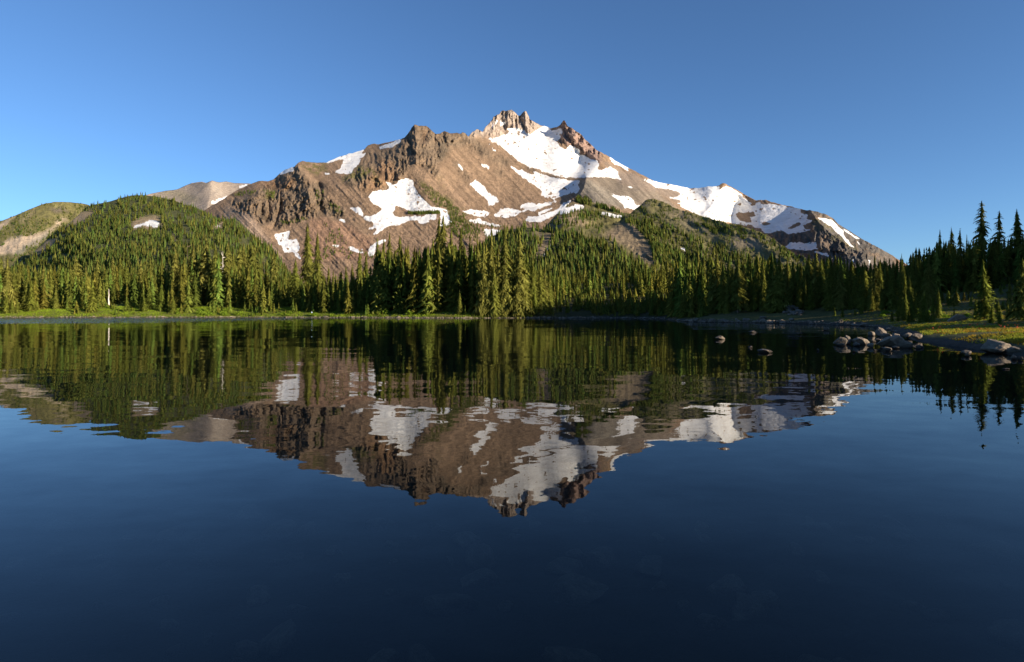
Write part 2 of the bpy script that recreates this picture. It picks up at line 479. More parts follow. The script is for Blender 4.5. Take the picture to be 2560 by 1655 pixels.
def mdisp(PX, PY, sm):
    cl = mask(PX, PY, P_CLIFF)
    su = mask(PX, PY, P_SUMMIT, 2)
    rb = mask(PX, PY, P_RIB, 3)
    rr = mask(PX, PY, P_RIGHTROCK)
    # buttresses and gullies run down the fall line: noise stretched along the rows
    butt = fbm(PX / 27 + 0.9 * fbm(PX / 40, PY / 40, 3, 3), PY / 46 + 0.5 * fbm(PX / 30, PY / 30, 4, 3), 7, 6, 0.58, True)
    fine = fbm(PX / 9, PY / 13, 9, 4, 0.6)
    blk = fbm(PX / 13 + fine * .6, PY / 17 + fine * .6, 27, 3, 0.5, True)
    blk = np.sign(blk) * np.abs(blk) ** 0.6
    big = fbm(PX / 120, PY / 120, 15, 3)
    scree = fbm((PX - PY * 0.9) / 16, (PY + PX * 0.5) / 130, 19, 4)
    d = 30 * big * (1 - 0.6 * sm)
    rough = np.clip(cl + 0.75 * rr, 0, 1)
    d += -(44 * butt + 22 * fine + 15 * blk) * rough * (1 - sm)
    sbutt = fbm(PX / 17, PY / 60, 67, 5, 0.6, True)
    d += -(58 * sbutt + 26 * fine + 16 * blk) * su * (1 - sm)
    d += -(45 * butt + 34 * fine + 22 * blk) * rb * (1 - 0.7 * sm)
    gul = fbm((PX - PY * .95) / 9, (PY + PX * .5) / 90, 29, 4, .55, True)
    d += (9 * scree + 7 * fine - 7 * gul) * (1 - rough) * (1 - su) * (1 - rb) * (1 - 0.85 * sm)
    d += (15 * fbm(PX / 34, PY / 18, 23, 4) + 3 * fbm(PX / 6, PY / 5, 24, 3)) * sm
    d += stroke(PX, PY, C3([(780, 140), (790, 250), (815, 360)]), -60, 7)
    d += stroke(PX, PY, C3([(735, 190), (770, 300)]), 45, 5)
    d += stroke(PX, PY, C3([(1130, 222), (1160, 300), (1240, 400), (1330, 500), (1470, 600)]), -32, 7)
    d += stroke(PX, PY, C3([(1340, 745), (1320, 830), (1290, 890), (1180, 960)]), -55, 7)       # knoll's sharp moraine crest
    d += stroke(PX, PY, C3([(600, 540), (700, 600), (850, 670), (1000, 720), (1150, 765), (1320, 765)]), -45, 6)
    d += stroke(PX, PY, C3([(1470, 620), (1640, 730), (1680, 830)]), -50, 10)
    d += stroke(PX, PY, C5([(1200, 318), (1270, 420), (1400, 540), (1600, 680), (1720, 715)]), -90, 14)   # right-hand rib
    d += stroke(PX, PY, C5([(400, 80), (345, 190), (300, 260), (220, 340)]), -60, 12)           # swell in the right-hand snowfield
    d += 0
    d += stroke(PX, PY, C2([(400, 330), (420, 480), (380, 560)]), 55, 6)                          # dark clefts in the left cliffs
    d += stroke(PX, PY, C2([(350, 380), (350, 500)]), 70, 6)
    d += stroke(PX, PY, C2([(520, 420), (480, 560), (450, 620)]), 60, 6)
    d += stroke(PX, PY, C2([(870, 210), (900, 330), (880, 460)]), 60, 7)
    d += stroke(PX, PY, C2([(680, 60), (740, 200), (800, 400)]), -60, 12)
    d += stroke(PX, PY, R1([(1740, 150), (1760, 500), (1760, 840)]), -60, 8)
    d += stroke(PX, PY, R1([(2110, 340), (2100, 600), (2180, 800)]), 50, 6)
    return d
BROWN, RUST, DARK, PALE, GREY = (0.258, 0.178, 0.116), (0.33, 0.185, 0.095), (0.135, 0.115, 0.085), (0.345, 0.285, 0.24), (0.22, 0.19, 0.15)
def mcol(PX, PY, sm):
    n = fbm(PX / 30, PY / 30, 61, 5)[..., None]
    base = np.array(BROWN) * (1 + 0.12 * n)
    C = paint(base, PX, PY,
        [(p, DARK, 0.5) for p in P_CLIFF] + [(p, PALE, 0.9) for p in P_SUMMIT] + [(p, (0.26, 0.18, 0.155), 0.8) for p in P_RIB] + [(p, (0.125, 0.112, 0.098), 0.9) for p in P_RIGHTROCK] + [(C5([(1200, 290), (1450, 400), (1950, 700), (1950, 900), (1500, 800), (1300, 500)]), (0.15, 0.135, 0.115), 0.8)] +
        [(R1([(900, 1130), (1150, 800), (1300, 850), (1450, 1150), (1200, 1300), (850, 1380), (700, 1300)]), RUST, 0.5),
         (C2([(330, 200), (600, 150), (700, 220), (560, 270), (380, 260)]), RUST, 0.45), (R1([(1900, 220), (1960, 260), (1900, 480), (1850, 470)]), RUST, 0.5),
         (C2([(0, 420), (250, 500), (340, 620), (440, 760), (560, 920), (0, 900)]), (0.36, 0.27, 0.20), 0.7),
         (C2([(800, 530), (1100, 560), (1280, 700), (1500, 900), (700, 920)]), (0.33, 0.20, 0.13), 0.7),
         (R2([(-60, 420), (200, 310), (700, 330), (900, 450), (1500, 600), (1900, 900), (1400, 900), (600, 900), (0, 640)]), GREY, 0.8),
         (C3([(1330, 745), (1560, 890), (1700, 1010), (1500, 1000), (1280, 900)]), (0.25, 0.22, 0.175), 0.8),
         (C3([(1470, 600), (1900, 770), (2347, 900), (2347, 1040), (2000, 900), (1640, 800)]), (0.27, 0.225, 0.185), 0.7),
         (C3([(540, 570), (800, 660), (1300, 760), (1200, 770), (900, 720), (640, 610)]), (0.23, 0.195, 0.15), 0.7)])
    # darker patches on the crags, mainly crack shade put into the colour; pale and rusty streaks down the scree
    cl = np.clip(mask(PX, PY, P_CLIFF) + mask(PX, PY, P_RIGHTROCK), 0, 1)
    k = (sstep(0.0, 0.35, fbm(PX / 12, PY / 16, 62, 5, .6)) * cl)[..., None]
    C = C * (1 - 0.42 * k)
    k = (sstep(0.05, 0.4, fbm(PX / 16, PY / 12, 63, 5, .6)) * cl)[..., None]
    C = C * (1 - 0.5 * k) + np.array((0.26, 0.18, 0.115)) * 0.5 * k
    st = fbm((PX - PY * 0.95) / 7, (PY + PX * 0.5) / 120, 64, 4)[..., None]
    C = C * (1 + 0.4 * st * (1 - cl[..., None]))
    # thin alpine turf
    OL = (0.12, 0.115, 0.04)
    t = paint((0.0, 0.0, 0.0), PX, PY, [(p, (1, 1, 1), s) for p, s in [
        (R1([(400, 1150), (500, 1050), (700, 950), (950, 950), (1080, 1100), (1100, 1250), (900, 1120), (600, 1150), (450, 1230)]), 0.8),
        (R1([(0, 880), (150, 900), (150, 1050), (0, 1150), (-250, 900), (-300, 830)]), 0.6), (C2([(700, 20), (900, 60), (880, 140), (740, 100)]), 0.7),
        (C2([(360, 270), (480, 300), (460, 370), (390, 340)]), 0.9), (C2([(960, 400), (1060, 430), (1100, 490), (1000, 480)]), 0.8), (C2([(80, 300), (290, 270), (260, 320), (100, 340)]), 0.7),
        (C2([(1780, 200), (1860, 230), (2040, 350), (2220, 500), (2240, 600), (2060, 520), (1920, 410), (1820, 290)]), 0.9),
        (C5([(1150, 360), (1300, 420), (1500, 560), (1680, 700), (1500, 640), (1250, 480)]), 0.5), (R1([(2200, 1100), (2300, 1330), (2260, 1330), (2180, 1150)]), 0.8)]])[..., :1]
    t = t * sstep(-0.25, 0.25, fbm(PX / 8, PY / 8, 71, 4))[..., None]
    return C * (1 - t) + np.array(OL) * t
NOH = ()
MSNOW = [(C3([(440, 375), (520, 387), (560, 368), (640, 335), (610, 300), (700, 290), (770, 320), (820, 362), (880, 320), (930, 283), (990, 280), (1040, 297), (1100, 283), (1122, 330), (1105, 390), (1060, 410), (1030, 415), (1080, 432), (1110, 465), (1160, 490), (1195, 450), (1260, 480), (1290, 500), (1270, 545), (1340, 545), (1400, 590), (1440, 588), (1466, 622), (1440, 680), (1500, 670), (1560, 640), (1640, 690), (1635, 730), (1668, 782), (1580, 750), (1440, 742), (1300, 752), (1200, 747), (1100, 735), (1000, 703), (900, 672), (800, 648), (730, 603), (640, 533), (560, 455), (500, 425), (440, 392)]),
          (C3([(1010, 305), (1080, 288), (1095, 300), (1020, 318)]), C3([(1110, 440), (1150, 440), (1180, 470), (1140, 500)]), C3([(1370, 690), (1395, 680), (1410, 692)]), C3([(1190, 500), (1215, 495), (1215, 520), (1195, 520)]))),
    (R1([(120, 840), (330, 745), (560, 675), (810, 605), (750, 690), (830, 680), (870, 690), (780, 750), (745, 790), (760, 800), (700, 900), (600, 970), (590, 1040), (480, 1070), (440, 1055), (400, 1070), (250, 1030), (360, 960), (410, 870), (400, 840), (470, 800), (350, 800), (150, 865)]), NOH),
    (R1([(65, 1050), (110, 1035), (210, 1055), (150, 1075), (80, 1070)]), NOH),
    (R1([(1050, 565), (1200, 520), (1340, 480), (1470, 420), (1480, 460), (1400, 540), (1280, 580), (1100, 610), (1070, 590), (1100, 575)]), NOH),
    (C2([(1475, 185), (1550, 225), (1600, 210), (1590, 195), (1665, 162), (1745, 195), (1735, 240), (1850, 390), (1900, 425), (2010, 445), (2035, 465), (1740, 475), (1570, 412), (1565, 450), (1540, 480), (1560, 510), (1600, 525), (1950, 500), (1940, 540), (1830, 590), (1770, 570), (1790, 560), (1700, 555), (1620, 590), (1500, 610), (1400, 685), (1360, 680), (1415, 635), (1380, 630), (1285, 655), (1380, 605), (1370, 570), (1290, 550), (1280, 520), (1145, 440), (1230, 428), (1270, 460), (1275, 510), (1350, 515), (1405, 490), (1450, 450), (1420, 430), (1365, 400), (1320, 330), (1360, 290), (1520, 265)]), NOH),
    (C2([(2020, 530), (2090, 560), (2040, 615), (2010, 580)]), NOH),
    (C2([(460, 680), (540, 670), (590, 645), (605, 665), (585, 735), (655, 725), (695, 765), (680, 845), (560, 852), (530, 810), (480, 740)]), NOH),
    (C2([(645, 855), (680, 850), (712, 910), (690, 910)]), NOH), (C2([(1048, 545), (1112, 538), (1107, 572), (1070, 564)]), NOH), (C2([(990, 780), (1070, 775), (1045, 797), (1010, 799)]), NOH),
    (C2([(1130, 795), (1180, 795), (1220, 820), (1270, 810), (1285, 850), (1230, 850), (1160, 830)]), NOH), (C2([(1320, 830), (1380, 760), (1470, 720), (1490, 740), (1400, 790), (1360, 880), (1325, 880)]), NOH),
    (C2([(500, 135), (560, 80), (620, 50), (645, 80), (640, 100), (560, 125)]), NOH),
    (C3([(545, 222), (580, 230), (604, 262), (545, 282)]), NOH), (C3([(423, 428), (450, 440), (522, 513), (490, 507)]), NOH), (C3([(470, 280), (530, 215), (530, 235), (480, 290)]), NOH),
    (C3([(640, 635), (700, 665), (800, 705), (850, 720), (880, 720), (840, 690), (870, 690), (920, 710), (1050, 745), (1180, 770), (1270, 775), (1280, 780), (1262, 820), (1283, 850), (1260, 890), (1180, 895), (1100, 920), (1050, 940), (960, 925), (920, 900), (945, 875), (850, 810), (700, 705)]), (C3([(1105, 850), (1185, 828), (1190, 845), (1120, 867)]), C3([(1000, 880), (1040, 885), (1040, 898), (1005, 895)]))),
    (C3([(365, 615), (400, 620), (462, 655), (455, 672), (400, 650)]), NOH), (C3([(338, 568), (367, 585), (350, 592)]), NOH), (C3([(150, 608), (190, 640), (226, 685), (210, 692), (170, 642)]), NOH),
    (C3([(260, 795), (320, 785), (308, 760), (370, 800), (430, 870), (555, 965), (500, 980), (490, 1005), (450, 1005), (440, 960), (350, 880)]), NOH),
    (C3([(200, 1055), (280, 1040), (400, 1050), (460, 1070), (430, 1105), (300, 1095)]), NOH),
    (C3([(485, 1090), (560, 1040), (640, 1030), (740, 1050), (820, 1050), (830, 1045), (730, 1020), (740, 1000), (850, 975), (900, 985), (960, 985), (1060, 950), (1080, 960), (1050, 980), (870, 1050), (740, 1065), (640, 1070), (740, 1080), (690, 1105), (600, 1115), (500, 1105)]), NOH),
    (C3([(880, 1090), (960, 1045), (1050, 1015), (1040, 1030), (940, 1080), (870, 1105)]), NOH),
    (C3([(770, 1150), (800, 1110), (880, 1105), (960, 1085), (1080, 1040), (1110, 1000), (1205, 945), (1200, 965), (1140, 1010), (1130, 1025), (1180, 1025), (1250, 990), (1335, 1005), (1300, 1040), (1230, 1055), (1120, 1090), (1070, 1080), (990, 1120), (920, 1157), (820, 1150)]), NOH),
    (C3([(250, 1135), (340, 1125), (390, 1130), (380, 1150), (580, 1185), (560, 1200), (400, 1175), (290, 1155)]), NOH), (C3([(0, 1030), (60, 1040), (90, 1120), (80, 1190), (0, 1200)]), NOH), (C3([(400, 1220), (580, 1230), (500, 1290), (420, 1280)]), NOH),
    (C3([(1555, 890), (1620, 910), (1740, 925), (1780, 950), (1795, 1000), (1910, 1005), (1980, 1068), (1920, 1062), (1820, 1050), (1700, 1030), (1680, 990), (1600, 935)]), NOH),
    (C3([(1540, 560), (1600, 580), (1720, 648), (1728, 692), (1650, 650), (1570, 600)]), NOH), (C3([(1855, 760), (1900, 755), (1950, 780), (2100, 800), (2230, 828), (2290, 850), (2200, 885), (2100, 855), (1990, 840), (1900, 790)]), NOH), (C3([(1710, 830), (1740, 822), (1778, 846), (1730, 842)]), NOH),
    (C5([(0, 95), (90, 105), (100, 130), (150, 105), (240, 90), (300, 90), (370, 88), (360, 120), (430, 85), (470, 105), (560, 160), (575, 190), (625, 225), (600, 235), (640, 240), (660, 235), (640, 270), (690, 265), (700, 240), (730, 240), (740, 260), (860, 262), (1000, 282), (1110, 308), (1115, 340), (1180, 355), (1150, 400), (1210, 410), (1200, 420), (1120, 450), (1150, 485), (1212, 490), (1100, 515), (1000, 535), (960, 510), (900, 500), (830, 525), (780, 520), (740, 490), (790, 487), (690, 475), (650, 445), (610, 440), (605, 460), (500, 440), (440, 420), (380, 415), (320, 405), (230, 380), (130, 340), (0, 280)]),
        (C5([(505, 350), (540, 332), (620, 335), (675, 325), (700, 365), (640, 375), (655, 420), (620, 430), (540, 410)]), C5([(735, 435), (780, 418), (830, 435), (830, 450), (760, 455)]), C5([(985, 485), (1060, 430), (1110, 425), (1090, 460), (1040, 480)]), C5([(880, 490), (910, 480), (930, 487), (900, 495)]))),
    (R2([(1910, 590), (2090, 540), (2120, 560), (2360, 510), (2360, 1060), (2200, 990), (2000, 880), (1840, 780), (1960, 800), (2050, 770), (1900, 740), (1680, 680), (1860, 680), (1880, 640), (1960, 630)]), NOH),
    (C5([(1240, 368), (1300, 385), (1330, 380), (1400, 410), (1450, 460), (1470, 480), (1500, 500), (1500, 540), (1530, 580), (1593, 658), (1570, 648), (1500, 590), (1500, 575), (1440, 520), (1380, 460), (1290, 395)]), NOH),
    (C5([(1490, 473), (1540, 500), (1580, 540), (1652, 570), (1630, 584), (1580, 555), (1520, 510)]), NOH), (C5([(1287, 343), (1312, 355), (1300, 364)]), NOH), (C5([(1613, 596), (1635, 603), (1660, 637), (1640, 627)]), NOH),
    (C5([(970, 650), (1020, 600), (1140, 620), (1250, 605), (1255, 640), (1240, 655), (1280, 665), (1100, 682), (1000, 667)]), NOH), (C5([(1210, 690), (1270, 690), (1370, 715), (1360, 737), (1290, 717)]), NOH), (C5([(1558, 792), (1575, 752), (1590, 792)]), NOH), (C5([(1728, 770), (1750, 770), (1747, 822), (1733, 822)]), NOH)]
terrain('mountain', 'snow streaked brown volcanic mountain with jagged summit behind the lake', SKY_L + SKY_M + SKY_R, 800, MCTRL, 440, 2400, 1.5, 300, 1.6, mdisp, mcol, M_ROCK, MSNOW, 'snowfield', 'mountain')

# ---- pale peaks far behind on the left
FP = C1([(1300, 330), (1420, 300), (1500, 285), (1620, 270), (1700, 235), (1760, 210), (1850, 198), (1890, 210), (1945, 188), (2010, 205), (2070, 197), (2150, 212), (2290, 215), (2400, 250), (2700, 330)])
terrain('far_peak', 'pale grey brown bare peaks between the forested hill and the mountain', FP, 600,
    [(350, 490, 4300), (480, 457, 4700), (530, 451, 4500), (560, 455, 4800), (630, 459, 4800), (730, 490, 4700), (350, 600, 3300), (530, 600, 3300), (730, 600, 3300), (530, 510, 3900), (560, 500, 4250)], 340, 740, 2.0, 70, 0.5,
    lambda PX, PY, sm: -26 * fbm((PX + PY) / 40, PY / 45, 81, 5, .5, True) * (1 - sm) - stroke(PX, PY, C1([(1945, 188), (1930, 300), (1900, 430)]), 36, 12),
    lambda PX, PY, sm: paint((0.36, 0.30, 0.245), PX, PY, [(C1([(1900, 250), (2000, 240), (2060, 330), (1980, 330)]), (0.45, 0.39, 0.32), 0.7), (C1([(1440, 290), (1600, 290), (1800, 330), (1830, 380), (1700, 380)]), (0.22, 0.2, 0.11), 0.6)]),
    M_ROCK, [(C1([(2170, 245), (2290, 213), (2280, 238), (2210, 262)]), NOH), (C1([(1930, 400), (1960, 370), (2060, 340), (2092, 318), (2085, 340), (2097, 362), (2000, 418)]), NOH)], cat='peak')

# ---- grassy hill at far left with a pale landslip
HF = C1([(-300, 720), (-120, 620), (0, 562), (150, 505), (260, 455), (400, 400), (520, 382), (640, 386), (740, 396), (800, 408), (950, 470), (1200, 620)])
TAN = (0.52, 0.41, 0.29)
P_SLIP = [C1([(-20, 880), (-20, 830), (80, 740), (140, 720), (300, 690), (420, 640), (600, 535), (640, 550), (520, 600), (420, 680), (330, 760), (230, 800), (150, 850), (60, 880)]), C1([(-20, 650), (-20, 600), (60, 560), (150, 508), (150, 520), (60, 600)]), C1([(30, 800), (60, 720), (130, 700), (100, 760)])]
terrain('grassy_hill', 'olive green rounded hill with a pale sandy landslip below it', HF, 720,
    [(-60, 590, 1480), (40, 537, 1640), (142, 502, 1780), (218, 509, 1850), (310, 570, 1700), (-60, 720, 950), (150, 720, 1100), (310, 720, 1200), (80, 620, 1330), (170, 560, 1640), (60, 570, 1500)], -60, 320, 1.5, 130, 0.8,
    lambda PX, PY, sm: -16 * fbm(PX / 30, PY / 45, 91, 5) + 6 * fbm(PX / 8, PY / 8, 92, 3),
    lambda PX, PY, sm: paint(np.array((0.17, 0.155, 0.06)) * (1 + 0.25 * fbm(PX / 14, PY / 14, 93, 4)[..., None]), PX, PY, [(p, TAN, 0.95) for p in P_SLIP] +
        [(C1([(450, 450), (560, 440), (640, 480), (520, 490)]), (0.16, 0.13, 0.11), 0.8), (C1([(180, 540), (300, 470), (330, 490), (210, 550)]), (0.25, 0.2, 0.13), 0.7), (C1([(200, 800), (420, 660), (480, 680), (330, 780), (120, 880)]), (0.30, 0.28, 0.22), 0.6)], 2), M_HILL)

# ---- forested hill on the left
HL = C1([(-250, 1150), (0, 1080), (110, 1000), (240, 920), (330, 820), (420, 735), (530, 635), (650, 570), (800, 425), (880, 405), (1000, 382), (1110, 348), (1200, 325), (1300, 322), (1400, 330), (1480, 345), (1600, 372), (1680, 405), (1800, 438), (1900, 485), (2000, 535), (2050, 552), (2120, 535), (2180, 555), (2240, 605), (2320, 700)]) + C2([(300, 725), (420, 815), (480, 875), (560, 980), (700, 1150)])
P_HBARE = [C1([(1170, 600), (1230, 560), (1360, 520), (1400, 500), (1460, 520), (1490, 610), (1420, 650), (1240, 640)]), C1([(560, 560), (680, 500), (780, 470), (880, 480), (760, 560), (620, 620)]), C1([(330, 830), (420, 740), (530, 720), (500, 780), (380, 840), (250, 900)]), C1([(1570, 690), (1590, 660), (1620, 740), (1610, 770)]), C1([(1950, 630), (2010, 580), (2060, 560), (2030, 640), (1970, 660)])]
terrain('forested_hill', 'rounded hill covered in conifers behind the sunlit bank', HL, 800,
    [(-60, 700, 700), (63, 651, 900), (142, 575, 980), (220, 515, 1080), (330, 488, 1120), (400, 493, 1100), (520, 531, 980), (560, 550, 930), (640, 600, 820), (700, 665, 700), (760, 730, 600), (300, 600, 760), (200, 600, 820), (450, 600, 720), (550, 640, 620), (-60, 800, 430), (200, 800, 430), (450, 800, 420), (760, 800, 420)], -60, 760, 2.0, 150, 0,
    lambda PX, PY, sm: -14 * fbm(PX / 45, PY / 60, 101, 4) * (1 - .7 * sm),
    lambda PX, PY, sm: paint((0.085, 0.09, 0.035), PX, PY, [(p, (0.33, 0.25, 0.16), 0.9) for p in P_HBARE], 2), M_HILL,
    [(C1([(1225, 605), (1280, 585), (1340, 570), (1380, 545), (1430, 555), (1470, 600), (1440, 625), (1380, 605), (1360, 615), (1310, 605), (1240, 630)]), NOH), (C1([(1985, 605), (2022, 588), (2022, 612), (1992, 635)]), NOH)])

# ---- olive ridge at mid right
H3B = [(1540, 575), (1580, 530), (1617, 499), (1631, 497), (1651, 501), (1669, 509), (1686, 520), (1713, 527), (1740, 535), (1760, 541), (1790, 550), (1831, 561), (1853, 567), (1891, 576), (1918, 588), (1940, 602), (1962, 618), (1975, 630), (2000, 639), (2100, 672), (2250, 722), (2400, 760)]
terrain('olive_ridge', 'ridge of olive turf and tan scree below the right hand snowfield', H3B, 770,
    [(1540, 570, 2000), (1617, 499, 2150), (1690, 522, 2050), (1760, 541, 1900), (1853, 567, 1700), (1940, 602, 1450), (2000, 639, 1250), (2250, 722, 900), (2400, 760, 800), (1540, 770, 900), (1750, 770, 900), (2000, 770, 800), (2300, 770, 760), (1700, 600, 1650), (1850, 640, 1350)], 1540, 2400, 2.0, 110, 2.6,
    lambda PX, PY, sm: -42 * fbm((PX - PY) / 45, PY / 36, 111, 5) + 7 * fbm(PX / 7, PY / 7, 112, 3),
    lambda PX, PY, sm: paint(np.array((0.15, 0.135, 0.06)) * (1 + 0.5 * fbm(PX / 9, PY / 6, 113, 5)[..., None]), PX, PY, [(R2([(700, 700), (1250, 600), (1400, 760), (1300, 850), (900, 900)]), (0.155, 0.135, 0.09), 0.9), (R2([(1500, 1000), (1900, 900), (2300, 1100), (2100, 1150), (1600, 1020)]), (0.20, 0.165, 0.105), 0.85), (C5([(440, 620), (560, 550), (700, 590), (760, 650), (740, 690), (500, 650)]), (0.23, 0.19, 0.13), 0.85), (C5([(0, 400), (200, 470), (400, 600), (300, 560), (0, 450)]), (0.2, 0.17, 0.11), 0.8)], 2), M_HILL,
    [(C5([(110, 425), (160, 430), (235, 462), (180, 445)]), NOH)])

# ---- wooded spur in the middle with a scree face
H3 = [(1300, 640), (1360, 570), (1380, 548), (1413, 512), (1432, 502), (1446, 495), (1462, 497), (1500, 514), (1555, 531), (1620, 541), (1664, 559), (1691, 572), (1745, 598), (1773, 609), (1840, 634), (1950, 662), (2100, 698), (2250, 735), (2400, 760)]
P_SCREE3 = [C4([(1100, 380), (1200, 330), (1320, 270), (1440, 280), (1500, 330), (1480, 380), (1560, 480), (1640, 640), (1500, 640), (1340, 500), (1180, 430)]), C4([(560, 280), (700, 220), (860, 190), (1060, 290), (900, 310), (700, 290)])]
terrain('wooded_spur', 'wooded spur with a tan scree face in front of the mountain', H3, 800,
    [(1300, 640, 850), (1380, 548, 1050), (1413, 512, 1120), (1446, 495, 1200), (1500, 514, 1170), (1555, 531, 1120), (1620, 541, 1060), (1691, 572, 980), (1745, 598, 920), (1840, 634, 830), (1950, 662, 760), (2100, 698, 680), (2400, 760, 600), (1300, 800, 470), (1700, 800, 470), (2000, 800, 440), (2400, 800, 420), (1500, 620, 840), (1600, 600, 880), (1430, 580, 900), (1380, 620, 820), (1520, 560, 1000)], 1300, 2400, 2.0, 130, 0.5,
    lambda PX, PY, sm: (-26 * fbm((PX - PY) / 40, PY / 40, 121, 5) + 5 * fbm(PX / 7, PY / 7, 122, 3)) * (1 - .7 * sm) + stroke(PX, PY, C4([(1000, 300), (1200, 300), (1300, 260)]), 40, 14),
    lambda PX, PY, sm: paint(np.array((0.12, 0.11, 0.045)) * (1 + 0.4 * fbm(PX / 10, PY / 8, 123, 4)[..., None]), PX, PY, [(C4([(300, 150), (850, 40), (1000, 160), (880, 200), (1000, 270), (700, 320), (300, 300)]), (0.145, 0.115, 0.07), 0.9)] + [(p, (0.235, 0.18, 0.115), 0.95) for p in P_SCREE3] + [(C4([(400, 350), (760, 380), (640, 420), (600, 520), (540, 620), (500, 560), (600, 420)]), (0.2, 0.15, 0.1), 0.7)], 2), M_HILL,
    [(C3([(1080, 1040), (1110, 1000), (1205, 945), (1200, 965), (1140, 1010), (1130, 1025), (1180, 1025), (1250, 990), (1335, 1005), (1300, 1040), (1230, 1055), (1120, 1090), (1070, 1080), (990, 1120), (960, 1110)]), NOH), (C3([(1445, 1063), (1520, 1062), (1690, 1105), (1600, 1120), (1480, 1083)]), NOH), (C4([(1640, 340), (1680, 345), (1660, 358)]), NOH), (C4([(1815, 465), (1870, 490), (1840, 492)]), NOH), (C4([(1820, 505), (1895, 525), (1880, 538), (1835, 520)]), NOH), (C5([(755, 640), (830, 690), (800, 695)]), NOH)])
# ---- nearer forested knoll
H4 = [(1100, 700), (1150, 660), (1230, 590), (1268, 576), (1314, 568), (1353, 572), (1391, 578), (1432, 582), (1459, 592), (1500, 606), (1541, 626), (1568, 645), (1595, 660), (1680, 700), (1800, 750), (1900, 785)]
terrain('forested_knoll', 'dark forested knoll behind the middle of the far shore', H4, 800,
    [(1100, 700, 620), (1230, 590, 720), (1314, 568, 750), (1391, 578, 735), (1459, 592, 700), (1541, 626, 640), (1600, 662, 590), (1800, 750, 530), (1900, 785, 520), (1100, 800, 430), (1300, 800, 430), (1500, 800, 430), (1900, 800, 430), (1350, 680, 570)], 1100, 1900, 2.5, 80, 0,
    lambda PX, PY, sm: -12 * fbm(PX / 40, PY / 50, 131, 4),
    lambda PX, PY, sm: paint((0.085, 0.085, 0.035), PX, PY, [(C4([(400, 370), (760, 390), (680, 440), (640, 520), (560, 620), (500, 600), (590, 440)]), (0.24, 0.18, 0.12), 0.9)], 2), M_HILL,
    [(C3([(925, 1492), (980, 1400), (1030, 1352), (1044, 1375), (990, 1432), (950, 1488)]), NOH)])

# ------------------------------------------------------------------ lake shore, ground, water
SHORE_PX = [(-900, 150), (-400, 215), (0, 245), (300, 250), (600, 255), (800, 242), (1000, 222), (1150, 211), (1330, 213), (1390, 210), (1440, 213), (1520, 209), (1600, 198), (1650, 180), (1690, 130), (1724, 108), (1850, 98), (1950, 92), (2060, 80), (2170, 68), (2225, 50), (2258, 36), (2290, 29.0), (2387, 24.7), (2469, 21.4), (2559, 18.3), (2700, 15.5)]
SHORE = [((p - CX) / FPX * Y, Y) for p, Y in SHORE_PX] + [(16.5, 10), (14, 3), (9, -1.0), (3, -1.6), (-6, -1.4), (-25, -6), (-80, 10), (-190, 60)]
SHORE = np.array(SHORE)
def shore_d(x, y):
    d = np.full(np.shape(x), 1e9)
    n = len(SHORE)
    for i in range(n):
        (x0, y0), (x1, y1) = SHORE[i], SHORE[(i + 1) % n]
        l2 = (x1 - x0) ** 2 + (y1 - y0) ** 2
        t = np.clip(((x - x0) * (x1 - x0) + (y - y0) * (y1 - y0)) / l2, 0, 1)
        d = np.minimum(d, np.hypot(x - x0 - t * (x1 - x0), y - y0 - t * (y1 - y0)))
    return np.where(inside(SHORE, x, y), -d, d)
def ground_h(x, y):
    x, y = np.asarray(x, float), np.asarray(y, float)
    d = shore_d(x, y) + 0.5 * fbm(x / 4, y / 4, 141, 3) * np.clip(np.hypot(x, y) / 25, 0.2, 1)
    a = np.where(y > 5, CX + FPX * x / np.maximum(y, 5), np.where(x < 0, -2000, 4000))
    wl = 1 - sstep(1080, 1300, a)
    wr = sstep(1640, 1800, a)
    wc = np.clip(1 - wl - wr, 0, 1)
    dp = np.maximum(d, 0)
    hl = 5.0 * (1 - np.exp(-dp / 14)) + 0.05 * np.minimum(np.maximum(dp - 20, 0), 150)
    hc = 0.7 * (1 - np.exp(-dp / 2)) + 0.15 * np.minimum(dp, 130)
    hr = 0.28 * (1 - np.exp(-dp / 0.8)) + 0.022 * np.minimum(dp, 150) + 17 * np.exp(-((x - 190) ** 2 + (y - 150) ** 2) / (2 * 72 ** 2)) * (1 - np.exp(-dp / 8)) + 36 * np.exp(-((x - 265) ** 2 + (y - 60) ** 2) / (2 * 60 ** 2))
    h = wl * hl + wc * hc + wr * hr
    h = h + (0.25 * fbm(x / 5, y / 5, 151, 4) + 0.8 * fbm(x / 22, y / 22, 152, 3)) * np.clip(dp / 12, 0, 1)
    bed = -(0.04 + np.minimum(0.16 * np.maximum(-d, 0), 3.5)) + 0.06 * fbm(x / .7, y / .7, 153, 3) * np.clip(-d, 0, 1)
    return np.where(d > 0, h + 0.01, bed)
ang = np.concatenate([np.linspace(-180, -48, 60)[:-1], np.linspace(-48, 48, 641), np.linspace(48, 180, 60)[1:-1]])
rad = np.concatenate([np.geomspace(0.6, 15, 46)[:-1], np.geomspace(15, 120, 150)[:-1], np.geomspace(120, 420, 110)[:-1], np.geomspace(420, 20000, 30)])
A, Rr = np.meshgrid(np.radians(ang), rad)
gx, gy = Rr * np.sin(A), Rr * np.cos(A)
gz = ground_h(gx, gy)
gz = np.where(Rr > 600, gz * np.clip(1 - (Rr - 600) / 4000, 0.1, 1), gz)
Wn = len(ang)
idx = np.arange(gx.size).reshape(gx.shape)
nxt = np.roll(idx, -1, 1)
F = np.stack([idx[:-1], nxt[:-1], nxt[1:], idx[1:]], -1).reshape(-1, 4)
gd = shore_d(gx, gy)
pxa = np.where(gy > 5, CX + FPX * gx / np.maximum(gy, 5), 3000)
